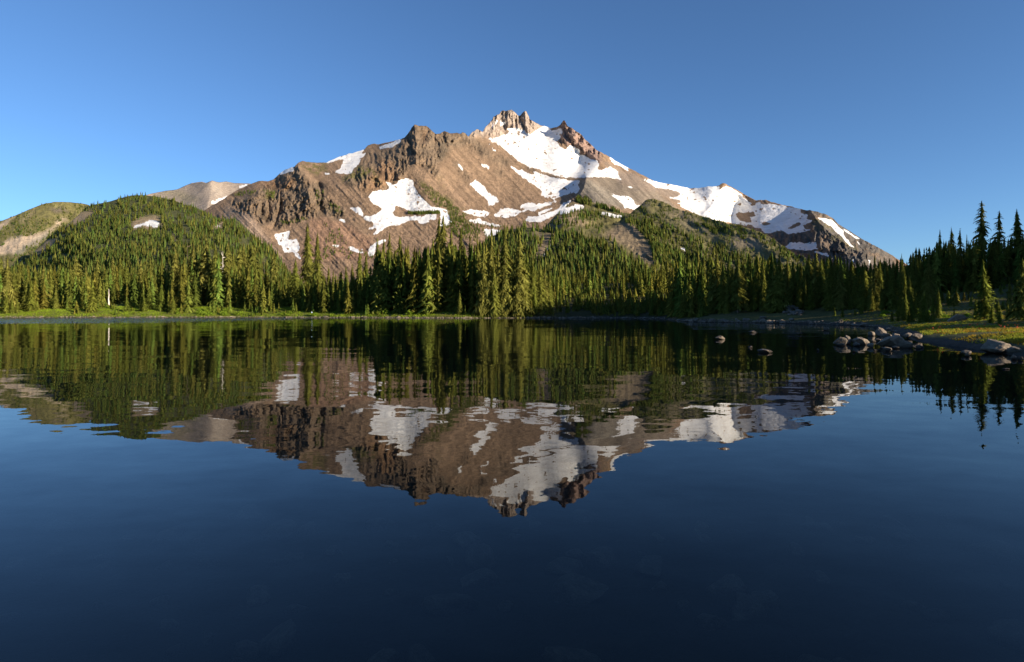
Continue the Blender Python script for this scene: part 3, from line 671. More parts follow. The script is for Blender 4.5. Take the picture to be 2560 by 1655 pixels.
n1 = fbm(gx / 6, gy / 6, 161, 4)[..., None]
n2 = fbm(gx / 1.3, gy / 1.3, 162, 4)[..., None]
turf = np.array((0.085, 0.082, 0.03)) * (1 + 0.35 * n1) + np.array((0.05, 0.03, 0.005)) * np.clip(n2, 0, 1)
lush = np.array((0.13, 0.15, 0.03)) * (1 + 0.3 * n1) + np.array((0.06, 0.02, 0.01)) * np.clip(fbm(gx / 9, gy / 9, 163, 4), 0, 1)[..., None] * 2
wL = (1 - sstep(1000, 1350, pxa))[..., None]
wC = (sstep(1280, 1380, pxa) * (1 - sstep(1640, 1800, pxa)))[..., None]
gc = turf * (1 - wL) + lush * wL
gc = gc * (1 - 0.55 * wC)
mud = sstep(1.5, 0.3, gd + 0.9 * n1[..., 0] + 0.5 * n2[..., 0])[..., None]
gc = gc * (1 - mud) + np.array((0.06, 0.05, 0.042)) * mud
bedm = (gd < 0)[..., None]
gc = np.where(bedm, np.array((0.04, 0.034, 0.028)) * (1 + 0.5 * n2), gc)
m, N, L, out = mat('turf_ground')
v = mapnode(N, L, (1, 1, 1))
na = noise(N, L, v, 2.5, 6, 0.65)
c = mul(N, L, attr(N), ramp(N, L, na, [(0.3, (0.6, 0.62, 0.6)), (0.7, (1.35, 1.3, 1.2))]))
principled(N, L, out, c, 0.95, 0.1, bump(N, L, na, 0.08))
# last ring meets the first column round the back: nxt wraps there
g = obj('ground', new_mesh('ground', np.stack([gx, gy, gz], -1).reshape(-1, 3), F, m, True, gc.reshape(-1, 3)))
tag(g, 'grassy lake shore and stony lake bed', 'ground', None, 'structure')

m, N, L, out = mat('lake_water')
def ripples(sx, sy, sc, amp, det=3, rough=0.5):
    vv = mapnode(N, L, (sx, sy, 1))
    f = noise(N, L, vv, sc, det, rough)
    k = N.new('ShaderNodeMath')
    k.operation = 'MULTIPLY'
    k.inputs[1].default_value = amp
    L.new(f, k.inputs[0])
    return k.outputs[0]
def add(a, b):
    k = N.new('ShaderNodeMath')
    k.operation = 'ADD'
    L.new(a, k.inputs[0])
    L.new(b, k.inputs[1])
    return k.outputs[0]
def ranged(sock, a, b_):
    k = N.new('ShaderNodeMapRange')
    k.interpolation_type = 'SMOOTHSTEP'
    k.inputs['From Min'].default_value = a
    k.inputs['From Max'].default_value = b_
    L.new(sock, k.inputs['Value'])
    return k.outputs[0]
def times(a, b_):
    k = N.new('ShaderNodeMath')
    k.operation = 'MULTIPLY'
    L.new(a, k.inputs[0])
    L.new(b_, k.inputs[1])
    return k.outputs[0]
tcw = N.new('ShaderNodeTexCoord')
sxy = N.new('ShaderNodeSeparateXYZ')
L.new(tcw.outputs['Object'], sxy.inputs[0])
breeze = times(ranged(sxy.outputs['Y'], 72, 100), ranged(sxy.outputs['X'], -35, -85))     # a breeze ruffles the far left of the lake
def slopes(sx, sy, sc, amp, det=2):
    """wave slopes sampled point by point, so that far ripples still scatter what they mirror"""
    t = N.new('ShaderNodeTexNoise')
    t.inputs['Scale'].default_value = sc
    t.inputs['Detail'].default_value = det
    L.new(mapnode(N, L, (sx, sy, 1)), t.inputs['Vector'])
    a = N.new('ShaderNodeVectorMath')
    a.operation = 'SUBTRACT'
    a.inputs[1].default_value = (.5, .5, .5)
    L.new(t.outputs['Color'], a.inputs[0])
    k = N.new('ShaderNodeVectorMath')
    k.operation = 'MULTIPLY'
    k.inputs[1].default_value = (amp * .45, amp, 0)
    L.new(a.outputs[0], k.inputs[0])
    return k.outputs[0]
def vadd(a, c):
    k = N.new('ShaderNodeVectorMath')
    k.operation = 'ADD'
    for q, v_ in enumerate((a, c)):
        if isinstance(v_, tuple):
            k.inputs[q].default_value = v_
        else:
            L.new(v_, k.inputs[q])
    return k.outputs[0]
gust = N.new('ShaderNodeVectorMath')
gust.operation = 'SCALE'
L.new(slopes(0.7, 1.0, 4.0, 1.5), gust.inputs[0])
L.new(breeze, gust.inputs['Scale'])
sl_ = vadd(vadd(slopes(0.4, 1.0, 0.30, 0.027, 1), slopes(0.45, 1.0, 1.2, 0.040)), vadd(slopes(0.6, 1.0, 5.0, 0.024), gust.outputs[0]))
b = N.new('ShaderNodeVectorMath')
b.operation = 'NORMALIZE'
L.new(vadd(sl_, (0, 0, 1)), b.inputs[0])
gl = N.new('ShaderNodeBsdfGlossy')
gl.inputs['Roughness'].default_value = 0.0
gl.inputs['Color'].default_value = (0.77, 0.79, 0.81, 1)
tr = N.new('ShaderNodeBsdfTransparent')
tr.inputs[0].default_value = (0.82, 0.83, 0.74, 1)
fr = N.new('ShaderNodeFresnel')
fr.inputs['IOR'].default_value = 1.333
mx = N.new('ShaderNodeMixShader')
for nd in (gl, fr):
    L.new(b.outputs[0], nd.inputs['Normal'])
L.new(fr.outputs[0], mx.inputs[0])
L.new(tr.outputs[0], mx.inputs[1])
L.new(gl.outputs[0], mx.inputs[2])
L.new(mx.outputs[0], out.inputs['Surface'])
wv = np.array([(-330, -12, 0), (60, -12, 0), (60, 262, 0), (-330, 262, 0)], float)
lake = obj('lake', new_mesh('lake', wv, [[0, 1, 2, 3]], m))
tag(lake, 'still dark blue alpine lake mirroring the mountain', 'lake', None, 'structure')

# ------------------------------------------------------------------ conifers
def crown_mesh(seed, R, levels, nb, stations, droop, base, ragged, mid_fat=0.0, tint=(1, 1, 1), gaps=0.0, pw=0.85, twig=0.36, core=0.72):
    r = np.random.default_rng(seed)
    V, C, NR = [], [], []
    # a whorl every level, each branch a drooping fan of twigs
    lop = r.uniform(0, 6.28)
    for i in range(levels):
        t = i / (levels - 1)
        z = base + (0.985 - base) * t
        prof = R * ((1 - t) ** pw + 0.015) * (1 - 0.35 * max(0, 0.12 - t) / 0.12)
        prof *= 1 + mid_fat * math.sin(t * 19 + seed)
        n = nb if t < 0.8 else max(4, nb - 2)
        a0 = r.uniform(0, 6.28)
        if r.random() < gaps:
            continue
        for k in range(n):
            az = a0 + k * 6.283 / n + r.normal(0, 0.25)
            L = prof * r.uniform(1 - ragged, 1 + ragged * 0.6) * (1 + 0.12 * math.cos(az - lop))
            if r.random() < ragged * 0.25:
                L *= 0.45
            ca, sa = math.cos(az), math.sin(az)
            up = 0.25 + 0.5 * t
            dr = droop * r.uniform(0.7, 1.3)
            zz = z + r.normal(0, 0.006)
            def pt(s, w=0.0, dz=0.0):
                rr = s * L
                return (rr * ca - w * sa, rr * sa + w * ca, zz + L * (up * 0.5 * s - dr * s * s) + dz)
            tn = r.uniform(0.65, 1.25)
            wb = twig * L * 0.45
            tri = [(pt(0.0), pt(1.0), pt(0.55, wb * .5, -wb * .25)), (pt(0.0), pt(0.55, -wb * .5, -wb * .25), pt(1.0))]
            for j in range(stations):
                s = (j + 0.7) / (stations + 0.2)
                tl = twig * L * (1.1 - 0.75 * s) * r.uniform(0.7, 1.25)
                for sg in (1, -1):
                    b0, b1 = pt(s - 0.10), pt(s + 0.10)
                    tip = pt(s + 0.22 + r.normal(0, .05), sg * tl, -tl * r.uniform(0.15, 0.55))
                    tri.append((b0, b1, tip) if sg < 0 else (b0, tip, b1))
                hang = pt(s + 0.05, r.normal(0, tl * .3), -tl * r.uniform(0.5, 1.0))
                tri.append((pt(s - .1), pt(s + .12), hang))
            for tr_ in tri:
                V.extend(tr_)
                c = tn * r.uniform(0.85, 1.15)
                C.extend([c] * 3)
                e = r.normal(0, 0.30, 3)
                for q in tr_:
                    # each bough is rounded on top and at its sides
                    wv = -(q[0] - 0) * sa + q[1] * ca
                    f = wv / (L * 0.35 + 1e-6)
                    NR.append((ca - sa * f * 0.8 + e[0], sa + ca * f * 0.8 + e[1], 0.45 + e[2]))
    # tiers of dense boughs close to the stem: star-shaped, long boughs hanging lower than the short ones
    nt = 8 if levels < 12 else max(14, int(levels * 0.40))
    lean = r.uniform(0, 6.28)
    for i in range(nt):
        t = i / nt
        z0 = base + (0.94 - base) * t + r.normal(0, .35 / nt)
        prof = core * R * ((1 - t) ** pw + 0.02) * r.uniform(.72, 1.2)
        if r.random() < gaps * .7:
            prof *= .5
        z1 = min(0.98, z0 + max(0.07, 1.7 / nt))
        nb2 = 5 + int(r.integers(0, 3))
        n = nb2 * 2
        a0 = r.uniform(0, 6.28)
        ring = []
        for k in range(n):
            a = a0 + k * 6.283 / n + r.normal(0, .10)
            lg = k % 2 == 0
            q = prof * (r.uniform(0.85, 1.5) if lg else r.uniform(0.30, 0.6)) * (1 + .22 * math.cos(a - lean))
            ring.append((q * math.cos(a), q * math.sin(a), z0 - (prof * r.uniform(.25, .7) if lg else -prof * .15), a))
        for k in range(n):
            p, q = ring[k], ring[(k + 1) % n]
            V.extend([(0, 0, z1), p[:3], q[:3]])
            c = r.uniform(.55, 1.2)
            C.extend([c * .7, c, c])
            lob = ring[k][3] if k % 2 == 0 else ring[(k + 1) % n][3]
            e = r.normal(0, .22, 3)
            for a in (lob, p[3] + (p[3] - lob) * .8, q[3] + ((q[3] - lob + 3.1416) % 6.2832 - 3.1416) * .8):
                NR.append((math.cos(a) + e[0], math.sin(a) + e[1], 0.5 + e[2]))
    V = np.array(V)
    C = np.array(C)[:, None] * np.array(tint)
    NR = np.array(NR)
    NR /= np.linalg.norm(NR, axis=1)[:, None]
    return V, np.arange(len(V)).reshape(-1, 3), C, NR
def tube(path, radii, n=7):
    path = np.array(path, float)
    V, F = [], []
    for i, (p, rr) in enumerate(zip(path, radii)):
        d = path[min(i + 1, len(path) - 1)] - path[max(i - 1, 0)]
        d /= np.linalg.norm(d)
        a = np.cross(d, [0.3, 1, 0.1])
        a /= np.linalg.norm(a)
        b = np.cross(d, a)
        for k in range(n):
            t = 6.2832 * k / n
            V.append(p + rr * (a * math.cos(t) + b * math.sin(t)))
    for i in range(len(path) - 1):
        for k in range(n):
            F.append([i * n + k, i * n + (k + 1) % n, (i + 1) * n + (k + 1) % n, (i + 1) * n + k])
    return np.array(V), np.array(F)
def trunk_mesh(name, seed, rad, m, top=0.97):
    r = np.random.default_rng(seed)
    zs = np.linspace(-0.02, top, 8)
    path = [(r.normal(0, .003), r.normal(0, .003), z) for z in zs]
    V, F = tube(path, [rad * (1.25 if i == 0 else 1) * (1 - 0.93 * max(z, 0) / 1.0) for i, z in enumerate(zs)])
    return new_mesh(name, V, F, m, True)
KINDS = {}
def kind(name, material, n, **kw):
    out = []
    for s in range(n):
        seed = hash_(name) + s
        k = dict(kw)
        rr = np.random.default_rng(seed)
        k['R'] = kw['R'] * rr.uniform(0.88, 1.14)
        k['base'] = max(0.01, kw['base'] + rr.uniform(-.03, .05))
        V, F, C, NR = crown_mesh(seed, **k)
        out.append((new_mesh(name + '_crown', V, F, material, False, C, NR), trunk_mesh(name + '_trunk', seed, 0.013 if 'sap' not in name else 0.011, M_BARK)))
    KINDS[name] = out
def hash_(s):
    return sum(ord(ch) * (i + 3) for i, ch in enumerate(s)) % 1000
kind('fir', M_FIR, 5, R=0.145, levels=52, nb=8, stations=4, droop=0.55, base=0.03, ragged=0.36, twig=0.46)
kind('hemlock', M_OLD, 5, R=0.165, levels=46, nb=8, stations=4, droop=0.65, base=0.05, ragged=0.48, mid_fat=0.12, twig=0.46)
kind('old', M_OLD, 3, R=0.12, levels=42, nb=7, stations=4, droop=0.7, base=0.08, ragged=0.55, mid_fat=0.2, gaps=0.08, pw=0.62, twig=0.45, core=0.5)
kind('sap', M_SAP, 4, R=0.17, levels=34, nb=8, stations=3, droop=0.35, base=0.02, ragged=0.4)
kind('spire', M_FIR, 3, R=0.10, levels=52, nb=7, stations=3, droop=0.6, base=0.02, ragged=0.4, mid_fat=0.1, twig=0.45)
kind('column', M_OLD, 2, R=0.125, levels=40, nb=6, stations=5, droop=0.65, base=0.10, ragged=0.55, mid_fat=0.22, gaps=0.12, pw=0.5, twig=0.42, core=0.42)
CAT = {'fir': 'conifer_tree', 'hemlock': 'conifer_tree', 'old': 'conifer_tree', 'sap': 'young_conifer', 'spire': 'conifer_tree', 'column': 'conifer_tree'}

def find_Y(px, base_row, off=0.0):
    """distance at which the ground along this column shows at base_row"""
    s = np.interp(px, [p for p, _ in SHORE_PX], [q for _, q in SHORE_PX])
    Ys = s + np.arange(0.6, 190, 0.8)
    x = (px - CX) / FPX * Ys
    row = HOR - (ground_h(x, Ys) - CAM_H) / Ys * FPX
    ok = np.nonzero(row <= base_row)[0]
    return float(Ys[ok[0]] if len(ok) else Ys[np.argmin(row)]) + off
NTREE = [0]
def tree_at(px, top_row, Y, kd, label, group, wide=1.0, name=None):
    x = (px - CX) / FPX * Y
    z0 = float(ground_h(x, Y))
    h = CAM_H + (HOR - top_row) / FPX * Y - z0
    if h < 0.4:
        return None
    v = KINDS[kd][NTREE[0] % len(KINDS[kd])]
    NTREE[0] += 1
    nm = name or CAT[kd]
    root = bpy.data.objects.new(nm, None)
    root.empty_display_size = 0.5
    COL.objects.link(root)
    root.location = (x, Y, z0 - 0.05)
    root.rotation_euler = (random.gauss(0, .012), random.gauss(0, .012), random.uniform(0, 6.28))
    wide *= random.uniform(0.88, 1.12) * (1.22 if px < 720 else 0.90 if px < 1340 else 0.95)
    root.scale = (h * wide, h * wide, h)
    tag(root, label, 'tree', group)
    obj('crown', v[0], root)
    obj('trunk', v[1], root)
    return root

T = []      # (px, top row, base row, kind, label or None)
def addt(cv, lst):
    for e in lst:
        x, y, bq, kd = e[:4]
        (px, ty), = cv([(x, y)])
        (_, by), = cv([(x, bq)])
        T.append((px, ty, by, kd, e[4] if len(e) > 4 else None, e[5] if len(e) > 5 else 1.0))
addt(C1, [(70, 880, 1385, 'hemlock'), (12, 870, 1380, 'hemlock', 'tall conifer cut by the left edge of the photo'), (130, 930, 1370, 'fir'), (180, 920, 1370, 'hemlock'), (250, 1020, 1380, 'fir'), (330, 980, 1370, 'fir'), (400, 960, 1350, 'hemlock'), (470, 950, 1350, 'fir'), (550, 935, 1330, 'fir'), (600, 1010, 1340, 'fir'), (640, 930, 1320, 'hemlock'),
    (700, 860, 1300, 'hemlock', 'broad tall hemlock standing at the left end of the grassy clearing', 1.25), (790, 960, 1300, 'old'), (850, 1080, 1395, 'sap', 'bright slender young conifer on the water side of the broad tall hemlock'), (900, 870, 1270, 'old', 'thin tipped old conifer rising behind the grassy clearing'), (960, 960, 1275, 'fir'), (1030, 880, 1270, 'hemlock'), (1100, 850, 1270, 'fir'), (1150, 900, 1265, 'fir'), (1200, 930, 1260, 'spire'), (1255, 1030, 1270, 'sap'), (1290, 920, 1270, 'hemlock'), (1380, 880, 1285, 'old'), (1370, 1120, 1370, 'sap'), (1475, 1100, 1385, 'sap'), (1480, 890, 1290, 'old'), (1545, 1180, 1395, 'sap'), (1600, 800, 1320, 'hemlock'), (1660, 950, 1330, 'hemlock'), (1700, 880, 1320, 'hemlock', 'very broad dense hemlock left of the bleached snag', 1.3), (1770, 750, 1320, 'hemlock'), (1890, 720, 1320, 'hemlock', 'dark tall conifer just left of the bleached snag', 1.2), (1970, 740, 1330, 'hemlock'),
    (1590, 1240, 1405, 'sap'), (1720, 1270, 1400, 'sap'), (2090, 730, 1310, 'hemlock', 'tall conifer just right of the bleached snag'), (2120, 850, 1330, 'old'), (2230, 740, 1310, 'hemlock'), (2310, 760, 1300, 'hemlock'), (1160, 1230, 1395, 'sap'), (1290, 1260, 1385, 'sap'), (1320, 1230, 1390, 'sap'), (60, 1180, 1405, 'sap'), (110, 1260, 1408, 'sap'), (160, 1280, 1405, 'sap'), (510, 1120, 1370, 'spire'), (290, 1090, 1390, 'sap'), (960, 1200, 1310, 'sap'), (1230, 1370, 1415, 'sap')])
addt(C2, [(30, 740, 1330, 'hemlock'), (90, 830, 1320, 'fir'), (150, 760, 1310, 'hemlock'), (210, 740, 1300, 'hemlock'), (270, 740, 1290, 'old'), (320, 900, 1280, 'fir'), (450, 800, 1330, 'old'), (400, 1050, 1300, 'spire'), (500, 1080, 1335, 'hemlock'), (560, 960, 1290, 'fir'), (610, 1000, 1330, 'fir'),
    (650, 890, 1350, 'fir', 'bright yellow green broad conifer left of the two tall spires', 1.35), (770, 545, 1280, 'hemlock', 'taller left one of the two spires standing apart against the mountain', 0.85), (870, 640, 1290, 'hemlock', 'shorter right one of the two spires standing apart against the mountain', 0.95),
    (740, 1150, 1350, 'sap'), (790, 1120, 1350, 'sap'), (850, 1180, 1370, 'sap'), (915, 1110, 1360, 'sap'), (960, 960, 1290, 'fir'), (1000, 1000, 1300, 'fir'), (1060, 1000, 1300, 'spire'), (1120, 960, 1280, 'fir'), (1195, 1010, 1330, 'fir'), (1235, 1090, 1330, 'spire'), (1060, 1180, 1400, 'sap'), (1130, 1200, 1400, 'sap'), (1180, 930, 1260, 'hemlock'), (1240, 800, 1250, 'fir'), (1300, 830, 1260, 'fir'),
    (1410, 690, 1290, 'fir', 'dark conifer at the left end of the tall middle clump', 1.0), (1470, 680, 1320, 'old', 'old conifer with bare pale trunk at the left of the tall middle clump'), (1520, 640, 1300, 'hemlock'), (1620, 670, 1330, 'hemlock', 'tall broad hemlock in the left half of the middle clump'), (1700, 740, 1290, 'fir'), (1780, 770, 1280, 'fir'), (1840, 800, 1280, 'spire'), (1720, 1010, 1370, 'old'), (1820, 1090, 1380, 'spire'), (1860, 1240, 1375, 'spire'),
    (1960, 500, 1340, 'hemlock', 'left one of the twin tallest conifers in the middle clump', 0.9), (2010, 480, 1340, 'hemlock', 'right one of the twin tallest conifers in the middle clump', 0.9), (1920, 690, 1330, 'fir'), (2080, 600, 1350, 'hemlock'), (2170, 600, 1340, 'hemlock'), (2260, 650, 1340, 'old'), (2160, 1180, 1420, 'fir'), (2210, 1320, 1425, 'sap'), (430, 1270, 1385, 'sap'), (1350, 1300, 1400, 'sap'), (2320, 700, 1340, 'hemlock')])
addt(C4, [(30, 420, 1130, 'hemlock'), (90, 300, 1130, 'hemlock'), (170, 470, 1130, 'old'), (230, 260, 1130, 'hemlock', 'tall spire at the right end of the middle clump, ragged topped'), (280, 540, 1130, 'old'), (350, 330, 1130, 'hemlock', 'broad tall conifer closing the middle clump on its right'), (400, 560, 1120, 'fir'), (440, 500, 1110, 'fir'), (480, 560, 1110, 'fir'), (550, 600, 1100, 'fir'), (590, 640, 1090, 'old'), (630, 690, 1080, 'fir'), (500, 850, 1130, 'sap'), (600, 850, 1090, 'sap'), (130, 620, 1140, 'fir'), (210, 700, 1140, 'hemlock'), (330, 720, 1140, 'hemlock'),
    (855, 700, 905, 'fir', 'sunlit pointed young conifer on the slope right of the middle clump', 1.2), (770, 740, 900, 'sap'), (690, 750, 900, 'spire'), (740, 780, 920, 'sap'), (810, 790, 930, 'sap'), (920, 830, 940, 'sap'), (1000, 750, 880, 'spire'), (1310, 700, 900, 'spire', 'sunlit narrow spire standing before the dark wood behind the middle shore', 1.2), (1380, 810, 900, 'sap'), (1440, 770, 900, 'sap'), (1465, 750, 900, 'spire'), (1505, 700, 890, 'spire'), (1530, 740, 910, 'spire'), (1580, 720, 920, 'spire'), (1610, 760, 920, 'sap'), (1635, 750, 920, 'sap'), (1690, 710, 920, 'spire'), (1740, 720, 930, 'fir'), (1800, 860, 940, 'sap'), (1030, 960, 1080, 'sap'), (800, 950, 1110, 'sap'), (740, 950, 1100, 'sap'), (1280, 940, 1080, 'sap'), (1310, 970, 1080, 'sap'), (1535, 880, 1080, 'spire'), (1580, 970, 1080, 'sap'), (1625, 1010, 1085, 'sap'), (1820, 1020, 1090, 'sap'), (960, 970, 1080, 'sap'), (900, 1000, 1090, 'sap'), (1130, 880, 960, 'sap'), (1680, 990, 1070, 'sap'), (1050, 900, 960, 'sap'), (1200, 870, 950, 'sap'), (1255, 820, 920, 'sap'),
    (900, 610, 800, 'hemlock'), (960, 630, 800, 'hemlock'), (1090, 600, 800, 'old'), (730, 640, 820, 'fir'), (790, 650, 820, 'hemlock'), (1180, 650, 820, 'hemlock'), (1260, 640, 820, 'hemlock'), (1340, 610, 820, 'hemlock'), (1400, 620, 820, 'fir'), (1460, 640, 830, 'hemlock'), (1520, 640, 830, 'fir'), (1600, 650, 840, 'hemlock'),
    (1670, 590, 900, 'hemlock'), (1720, 580, 900, 'hemlock'), (1780, 600, 900, 'fir'), (1840, 620, 930, 'hemlock'), (1910, 590, 950, 'hemlock'), (2000, 520, 1060, 'hemlock', 'dark topped conifer leading the right hand sunlit pair by the gravel shore'), (2050, 560, 1060, 'hemlock'), (2100, 540, 1090, 'fir'), (2150, 570, 1100, 'fir'), (2200, 600, 1090, 'hemlock'), (1990, 700, 1070, 'fir', 'broad sunlit conifer with foliage to the ground by the gravel shore', 1.3), (2060, 760, 1080, 'fir'), (2280, 620, 1050, 'fir')])
addt(C5, [(60, 740, 1230, 'hemlock'), (110, 790, 1230, 'fir'), (340, 650, 1260, 'old'), (300, 740, 1260, 'fir'), (400, 760, 1260, 'fir'), (440, 850, 1260, 'fir'), (530, 660, 1255, 'old', 'tall yellow lit conifer on bare stems above the gravel shore'), (600, 720, 1250, 'old', 'yellow lit conifer with sagging branches right of the bare stems'), (690, 800, 1240, 'fir'), (650, 860, 1240, 'spire'), (760, 700, 1240, 'spire'), (820, 850, 1250, 'fir'), (900, 700, 1255, 'fir', 'tall dark narrow conifer just left of the pale rock pile', 1.3), (860, 800, 1250, 'hemlock'), (980, 720, 1200, 'hemlock'), (1030, 760, 1200, 'hemlock'), (1100, 870, 1220, 'fir'), (1170, 690, 1200, 'hemlock', 'broad amber lit conifer above the pale rock pile', 1.15), (1240, 690, 1200, 'hemlock'), (1290, 720, 1200, 'fir'), (1150, 920, 1230, 'spire'), (1200, 950, 1230, 'sap'), (1380, 710, 1230, 'fir'), (1420, 760, 1230, 'hemlock'), (1470, 720, 1230, 'hemlock'), (1530, 880, 1220, 'fir'), (1600, 870, 1220, 'fir'), (1690, 770, 1230, 'fir'), (1740, 860, 1230, 'fir'), (1790, 710, 1230, 'hemlock'), (1830, 750, 1230, 'fir'), (1890, 740, 1230, 'hemlock'), (1950, 770, 1230, 'fir'), (2030, 690, 1220, 'spire', 'thin topped dark spire poking above the right hand wood'), (2080, 790, 1220, 'fir'), (2130, 680, 1215, 'spire', 'dark spire with a forked thin tip right of the mountain foot'), (2165, 740, 1215, 'hemlock'), (2190, 720, 1215, 'spire'), (2250, 780, 1215, 'fir'), (2280, 700, 1215, 'hemlock'),
    (2050, 830, 1285, 'fir', 'green lit narrow conifer at the edge of the right hand turf bank', 1.0), (2100, 900, 1300, 'fir', 'second green lit conifer behind the turf bank, shorter and bushier', 1.2), (2160, 1040, 1300, 'sap'), (2235, 1060, 1300, 'sap'), (2010, 1080, 1290, 'sap'), (1350, 950, 1200, 'spire'), (1280, 980, 1200, 'spire'), (1050, 960, 1200, 'spire'), (1560, 1010, 1230, 'spire'), (1640, 1000, 1230, 'spire'), (1000, 900, 1200, 'spire'), (1420, 930, 1200, 'spire'), (1850, 950, 1240, 'spire'), (1760, 1000, 1240, 'fir'),
    (1420, 1195, 1285, 'sap', 'small sunlit young conifer, leftmost of three on the low turf point'), (1490, 1190, 1300, 'sap', 'bushy sunlit young conifer, middle of three on the low turf point', 1.4), (1605, 1200, 1280, 'sap', 'small sunlit young conifer, rightmost of three on the low turf point', 1.2), (1660, 1115, 1270, 'fir')])
addt(C7, [(110, 745, 1250, 'spire'), (165, 800, 1250, 'fir'), (205, 775, 1250, 'spire'), (325, 770, 1250, 'hemlock'), (270, 870, 1250, 'fir'), (395, 685, 1250, 'hemlock'), (470, 455, 1250, 'fir', 'left one of three pointed conifers on the right hand skyline', 0.9), (510, 580, 1250, 'spire'), (600, 420, 1250, 'fir', 'middle and tallest of three pointed conifers on the right hand skyline', 1.0), (640, 620, 1280, 'fir'), (730, 435, 1250, 'old', 'blunt topped right one of three conifers on the right hand skyline'), (790, 520, 1250, 'spire'), (835, 595, 1270, 'fir'), (560, 700, 1270, 'fir'), (690, 700, 1270, 'fir'), (440, 720, 1260, 'fir'),
    (1000, 85, 1010, 'column', 'tallest dark conifer on the right skyline with clumped tufts of branches'), (1220, 215, 1010, 'column', 'blunt dark conifer with sunlit orange trunk right of the tallest one'), (1450, 185, 1060, 'hemlock', 'broad pointed dark conifer near the right edge of the photo', 1.35), (1100, 700, 1020, 'hemlock'), (1290, 560, 1030, 'hemlock'), (1150, 780, 1020, 'fir'), (1340, 640, 1040, 'hemlock'), (930, 800, 1100, 'fir'), (1530, 520, 1080, 'hemlock'), (950, 860, 1080, 'spire'), (900, 700, 1100, 'fir')])
NEAR = [  # standing on the turf bank, distance given: (px, top row, Y, kind, label, wide)
    (2463, 642, 46, 'sap', 'bright yellow green young conifer lit by the sun on the right bank', 1.15), (2524, 690, 62, 'old', 'thin pale young conifer with bare lower trunk behind the lit one', 0.9), (2558, 640, 42, 'hemlock', 'dark conifer cut by the right edge of the photo above the turf', 1.1),
    (2333, 731, 52, 'sap', 'leaning sunlit sapling near the grey boulder in the turf', 0.7), (2310, 722, 56, 'sap', 'dull green sapling left of the leaning sunlit one', 0.8), (2385, 757, 50, 'sap', 'small bent sapling just above the grey boulder in the turf', 0.7), (2345, 720, 60, 'fir', None, 0.8), (2280, 735, 58, 'sap', None, 1.1), (2262, 720, 62, 'fir', None, 1.1), (2300, 755, 54, 'sap', None, 1.2), (2440, 745, 47, 'sap', 'yellow sapling hugging the foot of the bright young conifer', 0.9), (2495, 744, 44, 'sap', None, 1.1), (2518, 750, 43, 'sap', None, 1.1), (2500, 765, 40, 'sap', None, 1.3), (2480, 760, 42, 'sap', None, 1.3), (2245, 765, 62, 'sap', None, 1.3), (2230, 772, 64, 'sap', None, 1.2), (2270, 770, 58, 'sap', None, 1.3), (2320, 768, 53, 'sap', None, 1.4), (2540, 735, 48, 'fir', None, 1.0)]
ZONES = [(-99, 640, 'on the sunlit grassy bank at the left'), (640, 940, 'on the bank around the two tall spires'), (940, 1330, 'in the tall middle clump'), (1330, 1690, 'on the slope beside the middle clump'), (1690, 2010, 'above the gravel shore at right'), (2010, 2300, 'in the wood below the mountain foot'), (2300, 2700, 'on the shaded right hand bank')]
KWORD = {'fir': 'dense green conifer', 'hemlock': 'drooping olive conifer', 'old': 'sparse old conifer', 'sap': 'small bright young conifer', 'spire': 'very narrow conifer', 'column': 'blunt column shaped conifer'}
def auto_label(px, kd):
    zn = [z for a, b, z in ZONES if a <= px < b][0]
    return f"{KWORD[kd]} {zn}", f"{KWORD[kd]}s {zn}"
for px, ty, by, kd, lb, wd in T:
    Y = find_Y(px, by)
    l2, g2 = auto_label(px, kd)
    tree_at(px, ty, Y, kd, lb or l2, None if lb else g2, wd)
for px, ty, Y, kd, lb, wd in NEAR:
    l2, g2 = auto_label(px, kd)
    tree_at(px, ty, Y, kd, lb or l2, None if lb else g2, wd)

# in a zone of like trees each one is told apart by its order along the shore
ORD = 'first second third fourth fifth sixth seventh eighth ninth tenth eleventh twelfth thirteenth fourteenth fifteenth sixteenth seventeenth eighteenth nineteenth twentieth'.split()
GR = {}
for o in SC.objects:
    if o.get('category') == 'tree' and o.get('group'):
        GR.setdefault(o['group'], []).append(o)
for gname, mem in GR.items():
    mem.sort(key=lambda o: o.location.x / o.location.y)
    if len(mem) == 1:
        continue
    for i_, o in enumerate(mem):
        od = 'leftmost' if i_ == 0 else 'rightmost' if i_ == len(mem) - 1 else (ORD[i_] + ' from left' if i_ < len(mem) / 2 else ORD[len(mem) - 1 - i_] + ' from right')
        o['label'] = od + ' of ' + gname
# dead snags
def snag(px, top, base, label, rad=0.02, nb=14, wood=None):
    wood = wood or M_DEAD
    Y = find_Y(px, base)
    x = (px - CX) / FPX * Y
    z0 = float(ground_h(x, Y))
    h = CAM_H + (HOR - top) / FPX * Y - z0
    r = np.random.default_rng(int(px))
    root = bpy.data.objects.new('dead_tree', None)
    COL.objects.link(root)
    root.location = (x, Y, z0 - 0.05)
    root.scale = (h, h, h)
    tag(root, label, 'dead tree')
    zs = np.linspace(0, 1, 9)
    V, F = tube([(r.normal(0, .006), r.normal(0, .006), z) for z in zs], [rad * (1 - .85 * z) for z in zs])
    obj('trunk', new_mesh('snag_trunk', V, F, wood), root)
    for k in range(nb):
        z = r.uniform(0.35, 0.95)
        a = r.uniform(0, 6.28)
        l = r.uniform(0.03, 0.10)
        V, F = tube([(0, 0, z), (l * .5 * math.cos(a), l * .5 * math.sin(a), z + .01), (l * math.cos(a), l * math.sin(a), z + r.uniform(.01, .06))], [.006, .0045, .002], 5)
        obj('branch', new_mesh('snag_branch', V, F, wood), root)
snag(557, 628, 762, 'bleached white dead snag among the sunlit conifers at left', 0.014)
